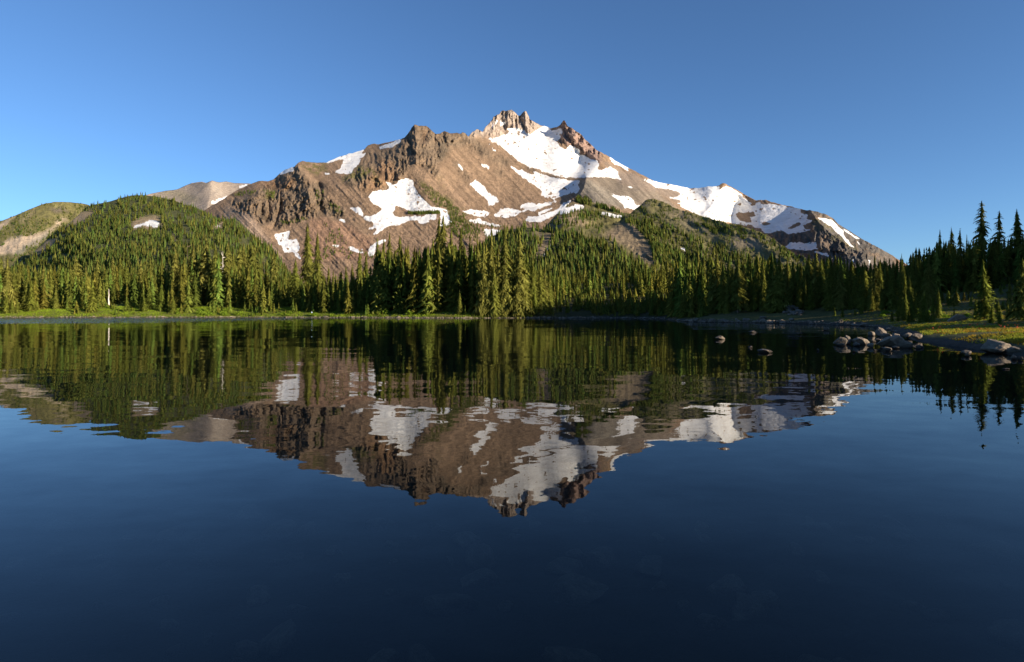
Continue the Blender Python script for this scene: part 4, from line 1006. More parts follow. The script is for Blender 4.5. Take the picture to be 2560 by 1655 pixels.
snag(468, 607, 758, 'thin grey dead snag rising left of the bleached one', 0.008, 9, M_BARK)
snag(660, 636, 755, 'short grey dead snag rising left of the two tall spires', 0.008, 8, M_BARK)
snag(1250, 612, 780, 'grey bare dead stem inside the middle clump', 0.008, 8, M_BARK)
snag(272, 722, 763, 'short white stump of a snag behind the grassy clearing', 0.05, 2)

# ---- woods too dense to count, each one merged mass
def merge_trees(name, label, pts, heights, proto, material, wide=1.0, var=0.3, cat='forest'):
    """pts (n,3); proto: list of (V,F,C) of unit-height trees"""
    n = len(pts)
    Vs, Fs, Cs, Ns, off = [], [], [], [], 0
    which = RNG.integers(0, len(proto), n)
    for k, (V, F, C, NR) in enumerate(proto):
        s = np.nonzero(which == k)[0]
        if not len(s):
            continue
        a = RNG.uniform(0, 6.28, len(s))
        h = heights[s]
        w = h * wide * RNG.uniform(0.8, 1.25, len(s))
        x = V[None, :, 0] * np.cos(a)[:, None] - V[None, :, 1] * np.sin(a)[:, None]
        y = V[None, :, 0] * np.sin(a)[:, None] + V[None, :, 1] * np.cos(a)[:, None]
        P = np.stack([x * w[:, None] + pts[s, 0][:, None], y * w[:, None] + pts[s, 1][:, None], V[None, :, 2] * h[:, None] + pts[s, 2][:, None] - 0.3], -1)
        tt = (1 + var * RNG.uniform(-1, 1, len(s)))[:, None, None] * np.stack([1 + .25 * RNG.uniform(-1, 1, len(s)), np.ones(len(s)), np.ones(len(s))], -1)[:, None]
        ca, sa = np.cos(a)[:, None], np.sin(a)[:, None]
        Ns.append(np.stack([NR[None, :, 0] * ca - NR[None, :, 1] * sa, NR[None, :, 0] * sa + NR[None, :, 1] * ca, NR[None, :, 2] + 0 * ca], -1).reshape(-1, 3))
        Cs.append((C[None] * tt).reshape(-1, 3))
        Fs.append((F[None] + (np.arange(len(s)) * len(V))[:, None, None]).reshape(-1, F.shape[1]) + off)
        Vs.append(P.reshape(-1, 3))
        off += len(s) * len(V)
    o = obj(name, new_mesh(name, np.concatenate(Vs), np.concatenate(Fs), material, False, np.concatenate(Cs), np.concatenate(Ns)))
    return tag(o, label, cat, None, 'stuff')
MID = [crown_mesh(900 + s, R=0.15 + 0.012 * (s % 3), levels=15, nb=6, stations=2, droop=0.6, base=0.02, ragged=0.5, mid_fat=0.14, twig=0.55, core=0.74) for s in range(6)]
SMALL = [crown_mesh(950 + s, R=0.19 + 0.02 * (s % 3), levels=10, nb=6, stations=1, droop=0.5, base=0.02, ragged=0.5, mid_fat=0.1, twig=0.55, core=0.75) for s in range(5)]
def low_tree(seed, tiers=5, n=8, R=0.16):
    r = np.random.default_rng(seed)
    V, F, C, NR = [], [], [], []
    for t in range(tiers):
        z0, z1 = t / tiers * 0.9, min(1.0, t / tiers * 0.9 + 0.36)
        rr = R * (1 - t / tiers) ** 0.9 + 0.012
        b = len(V)
        V.append((0, 0, z1))
        C.append(1.1)
        NR.append((0, 0, 1))
        for k in range(n):
            a = 6.283 * k / n + r.normal(0, .2)
            q = rr * r.uniform(0.55, 1.25)
            V.append((q * math.cos(a), q * math.sin(a), z0 + r.normal(0, .03)))
            C.append(r.uniform(.7, 1.2))
            NR.append((math.cos(a), math.sin(a), 0.4))
        for k in range(n):
            if r.random() < 0.9:
                F.append((b, b + 1 + k, b + 1 + (k + 1) % n))
    return np.array(V, float), np.array(F), np.array(C)[:, None] * np.ones(3), np.array(NR, float)
LOW = [low_tree(40 + s) for s in range(6)]
def scatter(terr, region, n, keep=None, seed=0):
    """random pixels inside polygons -> points on that terrain"""
    r = np.random.default_rng(seed)
    t = TERR[terr]
    out = []
    for pl, dens in region:
        P = np.array(pl)
        lo, hi = P.min(0), P.max(0)
        m_ = int(n * dens)
        x, y = r.uniform(lo[0], hi[0], m_), r.uniform(lo[1], hi[1], m_)
        ok = inside(pl, x, y) & (y > t['crest'](x) + 1)
        if keep is not None:
            ok &= keep(x, y)
        for sp, holes in t['snow']:
            ok &= ~inside(sp, x, y + 2)
        out.append(np.stack([x[ok], y[ok]], 1))
    q = np.concatenate(out)
    return world_at(q[:, 0], q[:, 1], t['at'](q[:, 0], q[:, 1])), q
def notin(polys):
    def f(x, y):
        o = np.ones(x.shape, bool)
        for p in polys:
            o &= ~inside(p, x, y)
        return o
    return f
# left hill: thick forest
pl = [(HL[0][0], HL[0][1])] + HL + [(760, 800), (-60, 800)]
P3, q = scatter('forested_hill', [(pl, 1)], 19000, lambda x, y: notin(P_HBARE)(x, y) & (fbm(x / 22, y / 14, 171, 4) > -0.34), 1)
merge_trees('hillside_forest', 'dense conifer forest covering the rounded hill at left', P3, 3.5 + 8 * RNG.random(len(P3)) ** 1.5 * (1 + .6 * fbm(q[:, 0] / 20, q[:, 1] / 15, 175, 3)), LOW, M_FAR, 1.0, 0.45)
P3, q = scatter('grassy_hill', [(HF + [(330, 720), (-80, 720)], 1)], 5600, lambda x, y: notin(P_SLIP)(x, y) & (fbm(x / 25, y / 18, 172, 3) > -0.05 - 0.4 * ((y > 540) & (y < 600))), 2)
merge_trees('hillside_shrubs', 'low dark shrubs and firs on the olive hill at far left', P3, 3 + 5 * RNG.random(len(P3)) ** 2, LOW, M_FAR, 1.6)
# central spur
F3 = [(C4([(700, 150), (1000, 200), (1150, 330), (1300, 500), (1500, 640), (900, 640), (700, 350)]), .05), (C4([(1300, 260), (1560, 260), (1700, 420), (1640, 620), (1560, 500), (1480, 380)]), .15), (C4([(900, 180), (980, 130), (1100, 100), (1300, 160), (1540, 190), (1700, 250), (1900, 350), (2100, 430), (2347, 520), (2700, 620), (3300, 800), (3300, 1000), (2200, 900), (1900, 620), (1850, 520), (1600, 400), (1500, 270), (1300, 250), (1050, 260), (930, 260)]), 1.0), (C4([(860, 60), (900, 20), (960, 35), (1100, 95), (1300, 160), (1300, 200), (1100, 150), (980, 120), (900, 110)]), 0.6), (C4([(300, 200), (800, 120), (1000, 250), (900, 320), (400, 320)]), 0.06), (C4([(1500, 300), (1700, 420), (1850, 560), (1950, 700), (1600, 700), (1560, 480), (1480, 380)]), 0.25)]
P3, q = scatter('wooded_spur', F3, 7500, lambda x, y: fbm(x / 14, y / 10, 173, 3) > -0.35, 3)
merge_trees('spur_forest', 'band of conifers running down the wooded spur', P3, 4 + 8 * RNG.random(len(P3)) ** 1.4, LOW, M_FAR, 1.1, .45)
P3, q = scatter('forested_knoll', [([(1100, 700)] + H4 + [(1900, 800), (1100, 800)], 1.0)], 7000, notin([C4([(390, 360), (740, 385), (650, 430), (620, 520), (560, 620), (500, 600), (590, 440), (420, 390)])]), 4)
merge_trees('knoll_forest', 'dark conifer forest on the knoll behind the middle of the far shore', P3, 5 + 9 * RNG.random(len(P3)) ** 1.5, LOW, M_FAR, 1.1, 0.45)
F3B = [([(1580, 540), (1650, 505), (1760, 550), (1850, 575), (1900, 640), (1700, 620)], .45), ([(1560, 560), (1617, 499), (1651, 500), (1690, 520), (1760, 540), (1853, 566), (1890, 575), (1860, 600), (1760, 570), (1640, 540)], 0.9), (C5([(480, 440), (700, 490), (800, 530), (880, 570), (960, 630), (1010, 690), (1300, 780), (1100, 900), (900, 720), (760, 620), (620, 540), (500, 500)]), 1.0), (C5([(130, 430), (250, 450), (350, 500), (340, 540), (200, 480)]), 0.3)]
P3, q = scatter('olive_ridge', F3B, 5000, lambda x, y: fbm(x / 12, y / 9, 174, 4) > -0.12, 5)
merge_trees('ridge_shrubs', 'stunted conifers scattered along the olive ridge', P3, 3 + 7 * RNG.random(len(P3)) ** 1.6, LOW, M_FAR, 1.5, .4)
FM = [(C2([(1800, 210), (1860, 230), (2030, 350), (2200, 500), (2220, 600), (2060, 520), (1920, 410), (1840, 300)]), 1.0), (C2([(1680, 480), (1950, 475), (2040, 480), (2040, 505), (1950, 500), (1690, 500)]), 0.7), (C2([(2000, 480), (2200, 560), (2347, 640), (2347, 760), (2100, 700)]), 0.7), (C2([(360, 275), (470, 300), (460, 370), (390, 340)]), 0.12), (R1([(400, 1150), (500, 1050), (700, 960), (920, 960), (1000, 1050), (600, 1130), (460, 1220)]), 0.12), (C2([(960, 400), (1060, 430), (1100, 490), (1000, 480)]), 0.1), (C2([(900, 560), (1080, 640), (1100, 760), (1500, 900), (900, 920), (940, 700)]), 0.35), (C2([(500, 570), (800, 520), (810, 540), (540, 600)]), 0.1), (C3([(0, 1100), (600, 1180), (600, 1300), (0, 1250)]), 0.5), (C2([(840, 280), (920, 290), (900, 420), (850, 420)]), 0.06), (C2([(80, 300), (300, 270), (270, 320), (100, 340)]), 0.1)]
P3, q = scatter('mountain', FM, 900, None, 6)
merge_trees('alpine_shrubs', 'stunted firs and shrubs dotted over the lower mountain', P3, RNG.uniform(6, 13, len(P3)), LOW, M_FAR, 1.3)
# wood behind the shore trees
NF = 2000
pxs = RNG.uniform(-40, 2600, NF)
tops = np.interp(pxs, [-40, 0, 300, 430, 560, 650, 720, 880, 940, 1000, 1100, 1250, 1330, 1450, 1600, 1700, 1850, 2000, 2150, 2300, 2420, 2600], [668, 665, 668, 650, 628, 650, 680, 680, 630, 600, 585, 595, 665, 680, 670, 640, 640, 635, 645, 620, 600, 580])
shy = np.interp(pxs, [p for p, _ in SHORE_PX], [q for _, q in SHORE_PX])
Ys = shy + np.where(pxs < 930, np.where(((pxs > 225) & (pxs < 410)) | ((pxs > 490) & (pxs < 620)), 26, 9) + 90 * RNG.random(NF), np.where(pxs < 1320, RNG.uniform(8, 60, NF), RNG.uniform(64, 160, NF)))
Ys = np.where(pxs > 1680, shy + RNG.uniform(20, 110, NF), Ys)
Ys = np.where(pxs > 2100, shy + RNG.uniform(45, 120, NF), Ys)
xs = (pxs - CX) / FPX * Ys
zs = ground_h(xs, Ys)
hs = CAM_H + (HOR - tops) / FPX * Ys - zs
hs = np.clip(hs * (0.60 + 0.45 * RNG.random(NF)) * (1 + 0.22 * fbm(pxs / 40, pxs * 0 + 2, 186, 3)), 3, 28)
ok = ((Ys > 100) | (pxs < 1700)) & ((pxs > 930) | (RNG.random(NF) < .55)) & ((pxs < 930) | (pxs > 1320) | (RNG.random(NF) < .65)) & ((pxs < 1320) | (pxs > 1690) | (RNG.random(NF) < .5))
merge_trees('shore_forest', 'dark wood filling in behind the lakeshore conifers', np.stack([xs, Ys, zs], -1)[ok], hs[ok], MID, M_FIR, 1.08, 0.4)
n = 900
pq = RNG.uniform(-40, 960, n)
Yq = np.interp(pq, [p for p, _ in SHORE_PX], [q for _, q in SHORE_PX]) + 1.5 + 30 * RNG.random(n) ** .8
xq = (pq - CX) / FPX * Yq
clr = ((pq > 225) & (pq < 410)) | ((pq > 490) & (pq < 620))
ok = (fbm(xq / 8, Yq / 8, 185, 3) > np.where(clr, .28, -.12))
merge_trees('bank_saplings', 'crowded young firs along the sunlit left bank', np.stack([xq, Yq, ground_h(xq, Yq)], -1)[ok], 1.0 + 6.5 * RNG.random(ok.sum()) ** 1.8, SMALL, M_SAP, 1.05)
n = 1500
pq = RNG.uniform(1300, 1760, n)
Yq = np.interp(pq, [p for p, _ in SHORE_PX], [q for _, q in SHORE_PX]) + 3 + 90 * RNG.random(n) ** 1.2
xq = (pq - CX) / FPX * Yq
ok = (shore_d(xq, Yq) > 2) & (fbm(xq / 9, Yq / 9, 183, 3) > -.25)
merge_trees('slope_saplings', 'low young firs and brush on the shaded slope right of the middle clump', np.stack([xq, Yq, ground_h(xq, Yq)], -1)[ok], 1 + 6 * RNG.random(ok.sum()) ** 1.7, SMALL, M_FIR, 1.05)
n = 700
pq = RNG.uniform(2170, 2640, n)
Yq = RNG.uniform(44, 120, n)
xq = (pq - CX) / FPX * Yq
ok = (shore_d(xq, Yq) > 14) & (fbm(xq / 7, Yq / 7, 184, 3) > -.1)
merge_trees('bank_brush', 'low dark brush and tiny firs on the shaded right hand slope', np.stack([xq, Yq, ground_h(xq, Yq)], -1)[ok], RNG.uniform(.5, 2.2, ok.sum()), SMALL, M_FIR, 1.4)
# the wood out of the frame at right that shades the right bank
n = 1500
RW = np.random.default_rng(21)
bx, by = RW.uniform(55, 340, n), RW.uniform(-170, 170, n)
ok = (CX + FPX * bx / np.maximum(by, 1) > 2700) & (shore_d(bx, by) > 12) & (fbm(bx / 26, by / 26, 181, 2) > -0.38)
pl_ = -bx * math.cos(SUN_AZ) + by * math.sin(SUN_AZ)      # glades that let the low sun through
gap = ((pl_ > 29) & (pl_ < 45)) | ((pl_ > 54) & (pl_ < 62)) | ((pl_ > 83) & (pl_ < 88)) | ((pl_ > 99) & (pl_ < 104))
ok &= ~gap | ((RW.random(n) < .08) & (pl_ < 45) & (bx > 95))
bx, by = bx[ok], by[ok]
merge_trees('western_forest', 'conifer wood beyond the right edge that shades the right bank', np.stack([bx, by, ground_h(bx, by)], -1), RNG.uniform(14, 25, len(bx)), SMALL, M_FIR, 0.8)

# ------------------------------------------------------------------ shrubs on the left bank
def bush_mesh(seed, n=130):
    r = np.random.default_rng(seed)
    V, C = [], []
    for i in range(n):
        a, e = r.uniform(0, 6.28), r.uniform(0, 1.5)
        rr = r.uniform(0.55, 1.0) * (1 + .25 * math.sin(3 * a + seed))
        p = np.array([rr * math.cos(a) * math.cos(e), rr * math.sin(a) * math.cos(e), 0.75 * rr * math.sin(e)])
        c = r.uniform(.7, 1.25)
        for k in range(3):
            d = r.normal(0, 1, (3, 3)) * 0.14
            V.extend(p + d)
            C.extend([c] * 3)
    V = np.array(V)
    V[:, 2] = np.maximum(V[:, 2], -0.05)
    return new_mesh('shrub_leaves', V, np.arange(len(V)).reshape(-1, 3), M_BUSH, False, np.array(C)[:, None] * np.ones(3))
BUSH = [bush_mesh(s) for s in range(4)]
rb = random.Random(5)
def bush(px, base, size, label, group):
    Y = find_Y(px, base)
    x = (px - CX) / FPX * Y
    o = obj('shrub', BUSH[rb.randrange(4)], None, (x, Y, float(ground_h(x, Y)) - .05), (0, 0, rb.uniform(0, 6.28)), (size * rb.uniform(.9, 1.4), size * rb.uniform(.9, 1.4), size * rb.uniform(.8, 1.2)))
    tag(o, label, 'shrub', group)
for i in range(34):
    px = rb.uniform(430, 900)
    bush(px, rb.uniform(770, 791), rb.uniform(.7, 1.7), 'bright green leafy shrub on the bank beside the two tall spires', 'leafy shrubs on the left bank')
for i in range(10):
    bush(rb.uniform(20, 420), rb.uniform(775, 791), rb.uniform(.4, .9), 'low green shrub on the grassy clearing at far left', 'low shrubs on the grassy clearing')
for i in range(10):
    bush(rb.uniform(930, 1030), rb.uniform(772, 790), rb.uniform(.9, 1.9), 'bright green shrub at the foot of the tall middle clump', 'shrubs under the middle clump')
for i in range(8):
    bush(rb.uniform(1300, 1400), rb.uniform(776, 790), rb.uniform(.8, 1.5), 'green shrub at the foot of the last tall conifer of the middle clump', 'shrubs at the right of the middle clump')

for i in range(16):
    bush(rb.uniform(2190, 2430), rb.uniform(772, 798), rb.uniform(.25, .6), 'low green shrub in the turf around the grey rounded boulder', 'low shrubs on the right bank')
# ------------------------------------------------------------------ grass
def blades(name, label, x, y, h, w, tint, nbl=6, lean=.5):
    n = len(x)
    z = ground_h(x, y)
    a = RNG.uniform(0, 6.28, (n, nbl))
    r0 = RNG.uniform(0, 1, (n, nbl)) * w[:, None] * 2.5
    cx, cy = x[:, None] + r0 * np.cos(a), y[:, None] + r0 * np.sin(a)
    b = RNG.uniform(0, 6.28, (n, nbl))
    hh = h[:, None] * RNG.uniform(.5, 1.15, (n, nbl))
    dx, dy = np.cos(b) * w[:, None] * .5, np.sin(b) * w[:, None] * .5
    lx, ly = RNG.normal(0, lean, (n, nbl)) * hh, RNG.normal(0, lean, (n, nbl)) * hh
    z = z[:, None] + 0 * cx - .02
    V = np.stack([np.stack([cx - dx, cy - dy, z], -1), np.stack([cx + dx, cy + dy, z], -1), np.stack([cx + lx, cy + ly, z + hh], -1)], 2).reshape(-1, 3)
    C = np.repeat(np.repeat(tint[:, None], nbl, 1) * RNG.uniform(.75, 1.25, (n, nbl, 1)), 3, 1).reshape(-1, 3)
    return tag(obj(name, new_mesh(name, V, np.arange(len(V)).reshape(-1, 3), M_GRASS, False, C)), label, 'grass', None, 'stuff')
n = 22000
Yq = 17 + 73 * RNG.random(n) ** 1.7
pq = RNG.uniform(2080, 2680, n)
xq = (pq - CX) / FPX * Yq
dq = shore_d(xq, Yq) + .5 * fbm(xq / 3, Yq / 3, 191, 2)
ok = dq > 0.9
xq, Yq = xq[ok], Yq[ok]
nz = fbm(xq / 2.2, Yq / 2.2, 192, 3)
keep = fbm(xq / 3.1, Yq / 3.1, 194, 3) + RNG.normal(0, .12, len(xq)) > -.22
xq, Yq, nz = xq[keep], Yq[keep], nz[keep]
tint = np.array((1, 1, 1)) * (1 + .4 * nz[:, None]) * np.where(RNG.random(len(xq))[:, None] < .3, np.array((1.35, 1.0, .9)), np.array((1, 1, 1)))
hb = (fbm(xq / 2.6, Yq / 2.6, 195, 3) > .12)[:, None]
tint = tint * np.where(hb, np.array((1.15, .78, .9)), 1.0)
blades('meadow_grass', 'tufted turf and heather covering the right hand bank', xq, Yq, RNG.uniform(.05, .14, len(xq)) * (1 + .8 * np.clip(nz, -.6, 1)), np.full(len(xq), .05), tint, 7)
n = 15000
pq = RNG.uniform(-40, 1330, n)
Yq = np.interp(pq, [p for p, _ in SHORE_PX], [q for _, q in SHORE_PX]) + 1.0 + 30 * RNG.random(n)
xq = (pq - CX) / FPX * Yq
nz = fbm(xq / 6, Yq / 6, 193, 3)
blades('bank_grass', 'long bright green grass on the sunlit left bank', xq, Yq, RNG.uniform(.2, .6, n) * (1 + .9 * nz), np.full(n, .22), np.array((1.0, 1.15, .8)) * (1 + .4 * nz[:, None]), 4)
m, N, L, out = mat('red_petals')
principled(N, L, out, (0.45, 0.05, 0.03), .8)
r = np.random.default_rng(3)
Vf = []
for k in range(60):
    px, Y = r.uniform(2270, 2560), r.uniform(22, 40)
    x = (px - CX) / FPX * Y
    if shore_d(np.array([x]), np.array([Y]))[0] < 1.2:
        continue
    p = np.array([x, Y, float(ground_h(x, Y)) + .22])
    for j in range(4):
        d = r.normal(0, 1, (3, 3)) * .022
        Vf.extend(p + d)
tag(obj('wildflowers', new_mesh('wildflowers', np.array(Vf), np.arange(len(Vf)).reshape(-1, 3), m, False)), 'scattered red paintbrush blooms in the right bank turf', 'flowers', None, 'stuff')

# ------------------------------------------------------------------ rocks
def rock_mesh(seed, sub=3, cuts=9, m=M_STONE, flat=0.0):
    import bmesh
    r = np.random.default_rng(seed)
    bm = bmesh.new()
    bmesh.ops.create_icosphere(bm, subdivisions=sub, radius=1)
    V = np.array([v.co for v in bm.verts])
    F = np.array([[v.index for v in f.verts] for f in bm.faces])
    bm.free()
    for k in range(cuts):       # split faces: planes that shave the block
        n = r.normal(0, 1, 3)
        n /= np.linalg.norm(n)
        d = r.uniform(0.38, 0.8)
        e = V @ n - d
        V = V - np.clip(e, 0, None)[:, None] * n * 0.93
    s = r.uniform(0, 50)
    V = V * (1 + 0.16 * fbm(V[:, 0] * 1.6 + s, V[:, 1] * 1.6 + V[:, 2] * 2.1, 201 + seed % 7, 5, 0.6)[:, None])
    V /= np.abs(V).max(0)
    return new_mesh('rock', V, F, m, True)
ROCKS = [rock_mesh(s, 3) for s in range(8)]
for q_ in ROCKS:
    for p_ in q_.polygons:
        p_.use_smooth = False
BIG = [rock_mesh(60 + s, 5, 13) for s in range(5)]
rr_ = random.Random(9)
def rock(x0, x1, ytop, ybase, label, me=None, name='boulder', group=None, deep=0.9, Y=None, yaw=None, tilt=0.0, cv=C6, sink=0.25):
    (a, t), (b_, bs) = cv([(x0, ytop), (x1, ybase)])
    if Y is None:
        Y = CAM_H * FPX / (bs - HOR)
    x = ((a + b_) / 2 - CX) / FPX * Y
    w = (b_ - a) / FPX * Y / 2
    h = (bs - t) / FPX * Y
    zb = CAM_H - (bs - HOR) / FPX * Y
    hz = h / (2 - sink) 
    o = obj(name, me or ROCKS[rr_.randrange(8)], None, (x, Y + w * deep * .6, zb + h - hz), (tilt, 0, rr_.uniform(-.35, .35) if yaw is None else yaw), (w, w * deep, hz))
    gh = float(ground_h(o.location.x, o.location.y))
    if gh > 0.15:
        o.location.z = gh + hz * 0.5
    return tag(o, label, 'rock', group)
rock(540, 640, 1158, 1228, 'rounded brown boulder, left half of the pair standing in the water', BIG[0])
rock(612, 683, 1142, 1222, 'upright boulder leaning on the rounded one at the left of the group', BIG[1])
rock(706, 820, 1154, 1226, 'low slanted boulder right of the leaning pair, in the water', BIG[2])
rock(935, 1125, 1146, 1248, 'largest flat topped sunlit boulder in the group at the bank', BIG[3], deep=.8)
rock(1035, 1166, 1188, 1252, 'smooth slab lying against the right foot of the largest boulder', BIG[0], deep=.6)
rock(872, 966, 1078, 1160, 'pale grey pointed boulder standing behind the largest one', BIG[1], Y=36)
rock(930, 1006, 1118, 1182, 'tan boulder wedged between the pointed and the largest boulder', BIG[2], Y=31)
rock(808, 862, 1118, 1165, 'grey boulder left of the pointed one behind the group', Y=37)
rock(984, 1018, 1060, 1104, 'small grey rock on the turf edge behind the pointed boulder', Y=41)
rock(1108, 1188, 1120, 1168, 'grey rock on the turf edge right of the largest boulder', Y=33)
rock(1168, 1256, 1134, 1188, 'dark slanted rock at the turf edge, farthest right of the group', Y=30)
rock(1000, 1062, 1130, 1160, 'low rock behind the top of the largest boulder', Y=33)
rock(1752, 1960, 1166, 1295, 'big grey boulder with sunlit right side at the muddy edge', BIG[4], deep=.9)
rock(1958, 2060, 1228, 1305, 'dark boulder cut by the right edge of the photo', BIG[2])
rock(1470, 1596, 921, 1000, 'grey rounded boulder lying in the turf among saplings', BIG[0], Y=47)
rock(448, 497, 1082, 1112, 'small sunlit rock in the water off the gravel shore')
C4B = conv(1280, 780, 2382 / 1280)
rock(1152, 1215, 170, 190, 'tilted wedge of rock alone in open water', BIG[2], cv=C4B)
DARKR = rock_mesh(71, 3, 9, M_BED)
rock(945, 1000, 108, 128, 'low dark rock alone in the shaded water', DARKR, cv=C4B)
rock(1104, 1142, 84, 97, 'dark rock far out in the shaded water near the gravel shore', DARKR, cv=C4B)
rock(1096, 1120, 157, 168, 'tiny rock left of the tilted wedge in open water', cv=C4B)
rock(1420, 1432, 170, 180, 'tiny stone between the tilted wedge and the boulder group', cv=C4B)
for k, (a, b_, t, bs) in enumerate([(690, 745, 1200, 1238), (800, 862, 1210, 1248), (832, 868, 1185, 1204), (925, 1002, 1235, 1278), (846, 876, 1255, 1278), (876, 906, 1258, 1275), (1000, 1062, 1237, 1258), (1200, 1262, 1226, 1250), (555, 622, 1214, 1236), (858, 912, 1172, 1198), (680, 705, 1265, 1284), (395, 415, 1258, 1275), (1195, 1230, 1240, 1258), (905, 935, 1195, 1225)]):
    rock(a, b_, t, bs, 'small wet stone lying at the foot of the boulder group', None, 'stone', 'small stones around the boulder group')
for k, (a, b_, t, bs) in enumerate([(1568, 1645, 1268, 1312), (1590, 1622, 1290, 1322), (1960, 2000, 1300, 1345), (2010, 2053, 1320, 1350), (1900, 1960, 1412, 1425)]):
    rock(a, b_, t, bs, 'dark half sunk stone near the big boulder at the muddy edge', None, 'stone', 'half sunk stones by the muddy edge')
# gravel shore
for k in range(105):
    px = rr_.uniform(1690, 2200)
    Y = np.interp(px, [p for p, _ in SHORE_PX], [q for _, q in SHORE_PX]) + rr_.gauss(0.2, .9)
    x = (px - CX) / FPX * Y
    s = rr_.choice([.14, .18, .22, .3, .38, .55]) * (Y / 80) ** .6
    o = obj('stone', ROCKS[rr_.randrange(8)], None, (x, Y, max(0, float(ground_h(x, Y))) + .1 * s), (rr_.uniform(-.3, .3), 0, rr_.uniform(0, 6)), (s, s * rr_.uniform(.7, 1.2), s * rr_.uniform(.45, .8)))
    tag(o, 'pale grey stone among many along the gravel shore at right', 'rock', 'stones along the gravel shore')
for k in range(115):
    px = rr_.uniform(0, 1000) if k < 85 else rr_.uniform(1340, 1690)
    Y = np.interp(px, [p for p, _ in SHORE_PX], [q for _, q in SHORE_PX]) + rr_.uniform(-.3, 1.0)
    x = (px - CX) / FPX * Y
    s = rr_.choice([.18, .22, .25, .3, .4, .7])
    o = obj('stone', ROCKS[rr_.randrange(8)], None, (x, Y, max(0, float(ground_h(x, Y))) + .1 * s), (0, 0, rr_.uniform(0, 6)), (s * 1.4, s, s * .6))
    lf = px < 1000
    tag(o, 'pale stone at the water edge below the sunlit left bank' if lf else 'shaded stone at the water edge right of the middle clump', 'rock', 'stones at the foot of the left bank' if lf else 'stones at the foot of the shaded slope')
for k in range(46):
    (px, row), = C6([(rr_.uniform(130, 265), rr_.uniform(890, 1000))])
    Y = find_Y(px, row)
    x = (px - CX) / FPX * Y
    s = rr_.uniform(.25, .7)
    o = obj('stone', ROCKS[rr_.randrange(8)], None, (x, Y, float(ground_h(x, Y)) + .1), (rr_.uniform(-.5, .5), 0, rr_.uniform(0, 6)), (s, s, s * .7))
    tag(o, 'grey block in the rock pile between the dark trees above the gravel shore', 'rock', 'blocks of the rock pile')
# pebbles along the water's edge
import bmesh
bm_ = bmesh.new()
bmesh.ops.create_icosphere(bm_, subdivisions=1, radius=1)
IV, IF = np.array([v.co for v in bm_.verts]), np.array([[v.index for v in f.verts] for f in bm_.faces])
bm_.free()
n = 1500
pq = np.where(RNG.random(n) < .7, RNG.uniform(-40, 1680, n), RNG.uniform(1680, 2240, n))
Yq = np.interp(pq, [p for p, _ in SHORE_PX], [q for _, q in SHORE_PX]) + np.abs(RNG.normal(0, .7, n)) - .2
xq = (pq - CX) / FPX * Yq
sz = (0.10 + .16 * RNG.random(n) ** 3) * np.clip(Yq / 150, .5, 1.4)
P = IV[None] * (sz[:, None] * RNG.uniform(.7, 1.4, (n, 3)))[:, None] * np.array((1.3, 1, .7)) + RNG.normal(0, .12, (n, len(IV), 3)) * sz[:, None, None]
P = P + np.stack([xq, Yq, np.maximum(ground_h(xq, Yq), 0) + .03], -1)[:, None]
tag(obj('shore_gravel', new_mesh('shore_gravel', P.reshape(-1, 3), (IF[None] + (np.arange(n) * len(IV))[:, None, None]).reshape(-1, 3), M_STONE, False)), 'line of pale pebbles and gravel along the far water edge', 'gravel', None, 'stuff')
# stones on the lake bed, seen through the water
BEDR = [rock_mesh(300 + s, 3, 9, M_BED) for s in range(4)]
for k in range(120):
    Y = rr_.uniform(2.6, 8.5)
    x = rr_.uniform(-.95, .95) * Y
    s = rr_.choice([.06, .08, .1, .12, .16, .2, .26])
    o = obj('lakebed_stone', BEDR[k % 4], None, (x, Y, float(ground_h(x, Y)) + .15 * s), (0, 0, rr_.uniform(0, 6)), (s, s * rr_.uniform(.6, 1), s * .55))
    tag(o, 'dark stone lying on the lake bed under clear water', 'rock', 'stones on the lake bed')

# ------------------------------------------------------------------ person on the far bank
def plain(name, col):
    m, N, L, out = mat(name)
    v = mapnode(N, L, (1, 1, 1))
    principled(N, L, out, mul(N, L, col, ramp(N, L, noise(N, L, v, 20, 3), [(.3, (.85, .85, .85)), (.7, (1.1, 1.1, 1.1))])), .8)
    return m
def skin_mesh(name, verts, edges, radii, m, root=0):
    me = bpy.data.meshes.new(name)
    me.from_pydata(verts, edges, [])
    o = bpy.data.objects.new(name, me)
    COL.objects.link(o)
    md = o.modifiers.new('skin', 'SKIN')
    for v, r in zip(me.skin_vertices[0].data, radii):
        v.radius = (r, r)
    me.skin_vertices[0].data[root].use_root = True
    sb = o.modifiers.new('sub', 'SUBSURF')
    sb.levels = sb.render_levels = 1
    dg = bpy.context.evaluated_depsgraph_get()
    ev = bpy.data.meshes.new_from_object(o.evaluated_get(dg))
    bpy.data.objects.remove(o)
    ev.materials.clear()
    ev.materials.append(m)
    for p in ev.polygons:
        p.use_smooth = True
    return ev
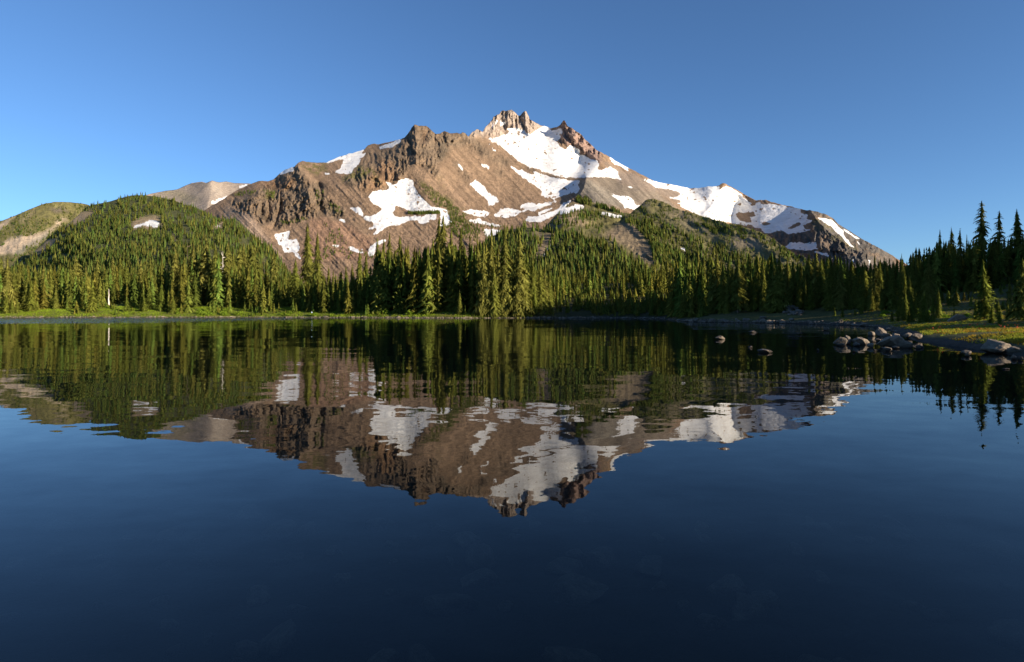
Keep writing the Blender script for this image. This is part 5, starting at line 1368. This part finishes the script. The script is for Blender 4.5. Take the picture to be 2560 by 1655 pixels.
J = dict(pel=(0, 0, .95), bel=(0, .01, 1.12), che=(0, 0, 1.36), nek=(0, .0, 1.5), hd1=(0, -.02, 1.6), hd2=(0, -.01, 1.74), shl=(-.18, 0, 1.42), ell=(-.24, .02, 1.14), hal=(-.22, -.1, .9), shr=(.18, 0, 1.42), elr=(.24, .02, 1.14), har=(.22, -.1, .9), hil=(-.1, 0, .88), knl=(-.11, -.03, .48), anl=(-.11, .02, .08), tol=(-.12, -.14, .04), hir=(.1, 0, .88), knr=(.12, -.01, .48), anr=(.13, .05, .08), tor=(.14, -.12, .04))
def chain(names, edges, rad, grow=0.0):
    return [J[n_] for n_ in names], [(names.index(a), names.index(b)) for a, b in edges], [rad[n_] + grow for n_ in names]
RB = dict(pel=.13, bel=.12, che=.14, nek=.055, hd1=.085, hd2=.085, shl=.06, ell=.042, hal=.035, shr=.06, elr=.042, har=.035, hil=.085, knl=.06, anl=.042, tol=.035, hir=.085, knr=.06, anr=.042, tor=.035)
E_ALL = [('pel', 'bel'), ('bel', 'che'), ('che', 'nek'), ('nek', 'hd1'), ('hd1', 'hd2'), ('che', 'shl'), ('shl', 'ell'), ('ell', 'hal'), ('che', 'shr'), ('shr', 'elr'), ('elr', 'har'), ('pel', 'hil'), ('hil', 'knl'), ('knl', 'anl'), ('anl', 'tol'), ('pel', 'hir'), ('hir', 'knr'), ('knr', 'anr'), ('anr', 'tor')]
Y = find_Y(779.5, 789.5)
x = (779.5 - CX) / FPX * Y
per = obj('person', skin_mesh('person', *chain(list(J), E_ALL, RB), plain('skin', (.5, .33, .24))), None, (x, Y, float(ground_h(x, Y)) + .0), (0, 0, .4))
tag(per, 'person in pale blue top standing at the far water edge', 'person')
obj('shirt', skin_mesh('shirt', *chain(['bel', 'che', 'shl', 'ell', 'shr', 'elr', 'pel'], [('pel', 'bel'), ('bel', 'che'), ('che', 'shl'), ('shl', 'ell'), ('che', 'shr'), ('shr', 'elr')], RB, .02), plain('blue_cloth', (.35, .55, .75)), 6), per)
obj('shorts', skin_mesh('shorts', *chain(['pel', 'hil', 'knl', 'hir', 'knr'], [('pel', 'hil'), ('hil', 'knl'), ('pel', 'hir'), ('hir', 'knr')], RB, .025), plain('tan_cloth', (.3, .25, .2))), per)
obj('hair', skin_mesh('hair', [(0, .02, 1.66), (0, .01, 1.78)], [(0, 1)], [.09, .075], plain('brown_hair', (.06, .04, .03))), per)
print('objects', len(SC.objects), 'trees', NTREE[0])
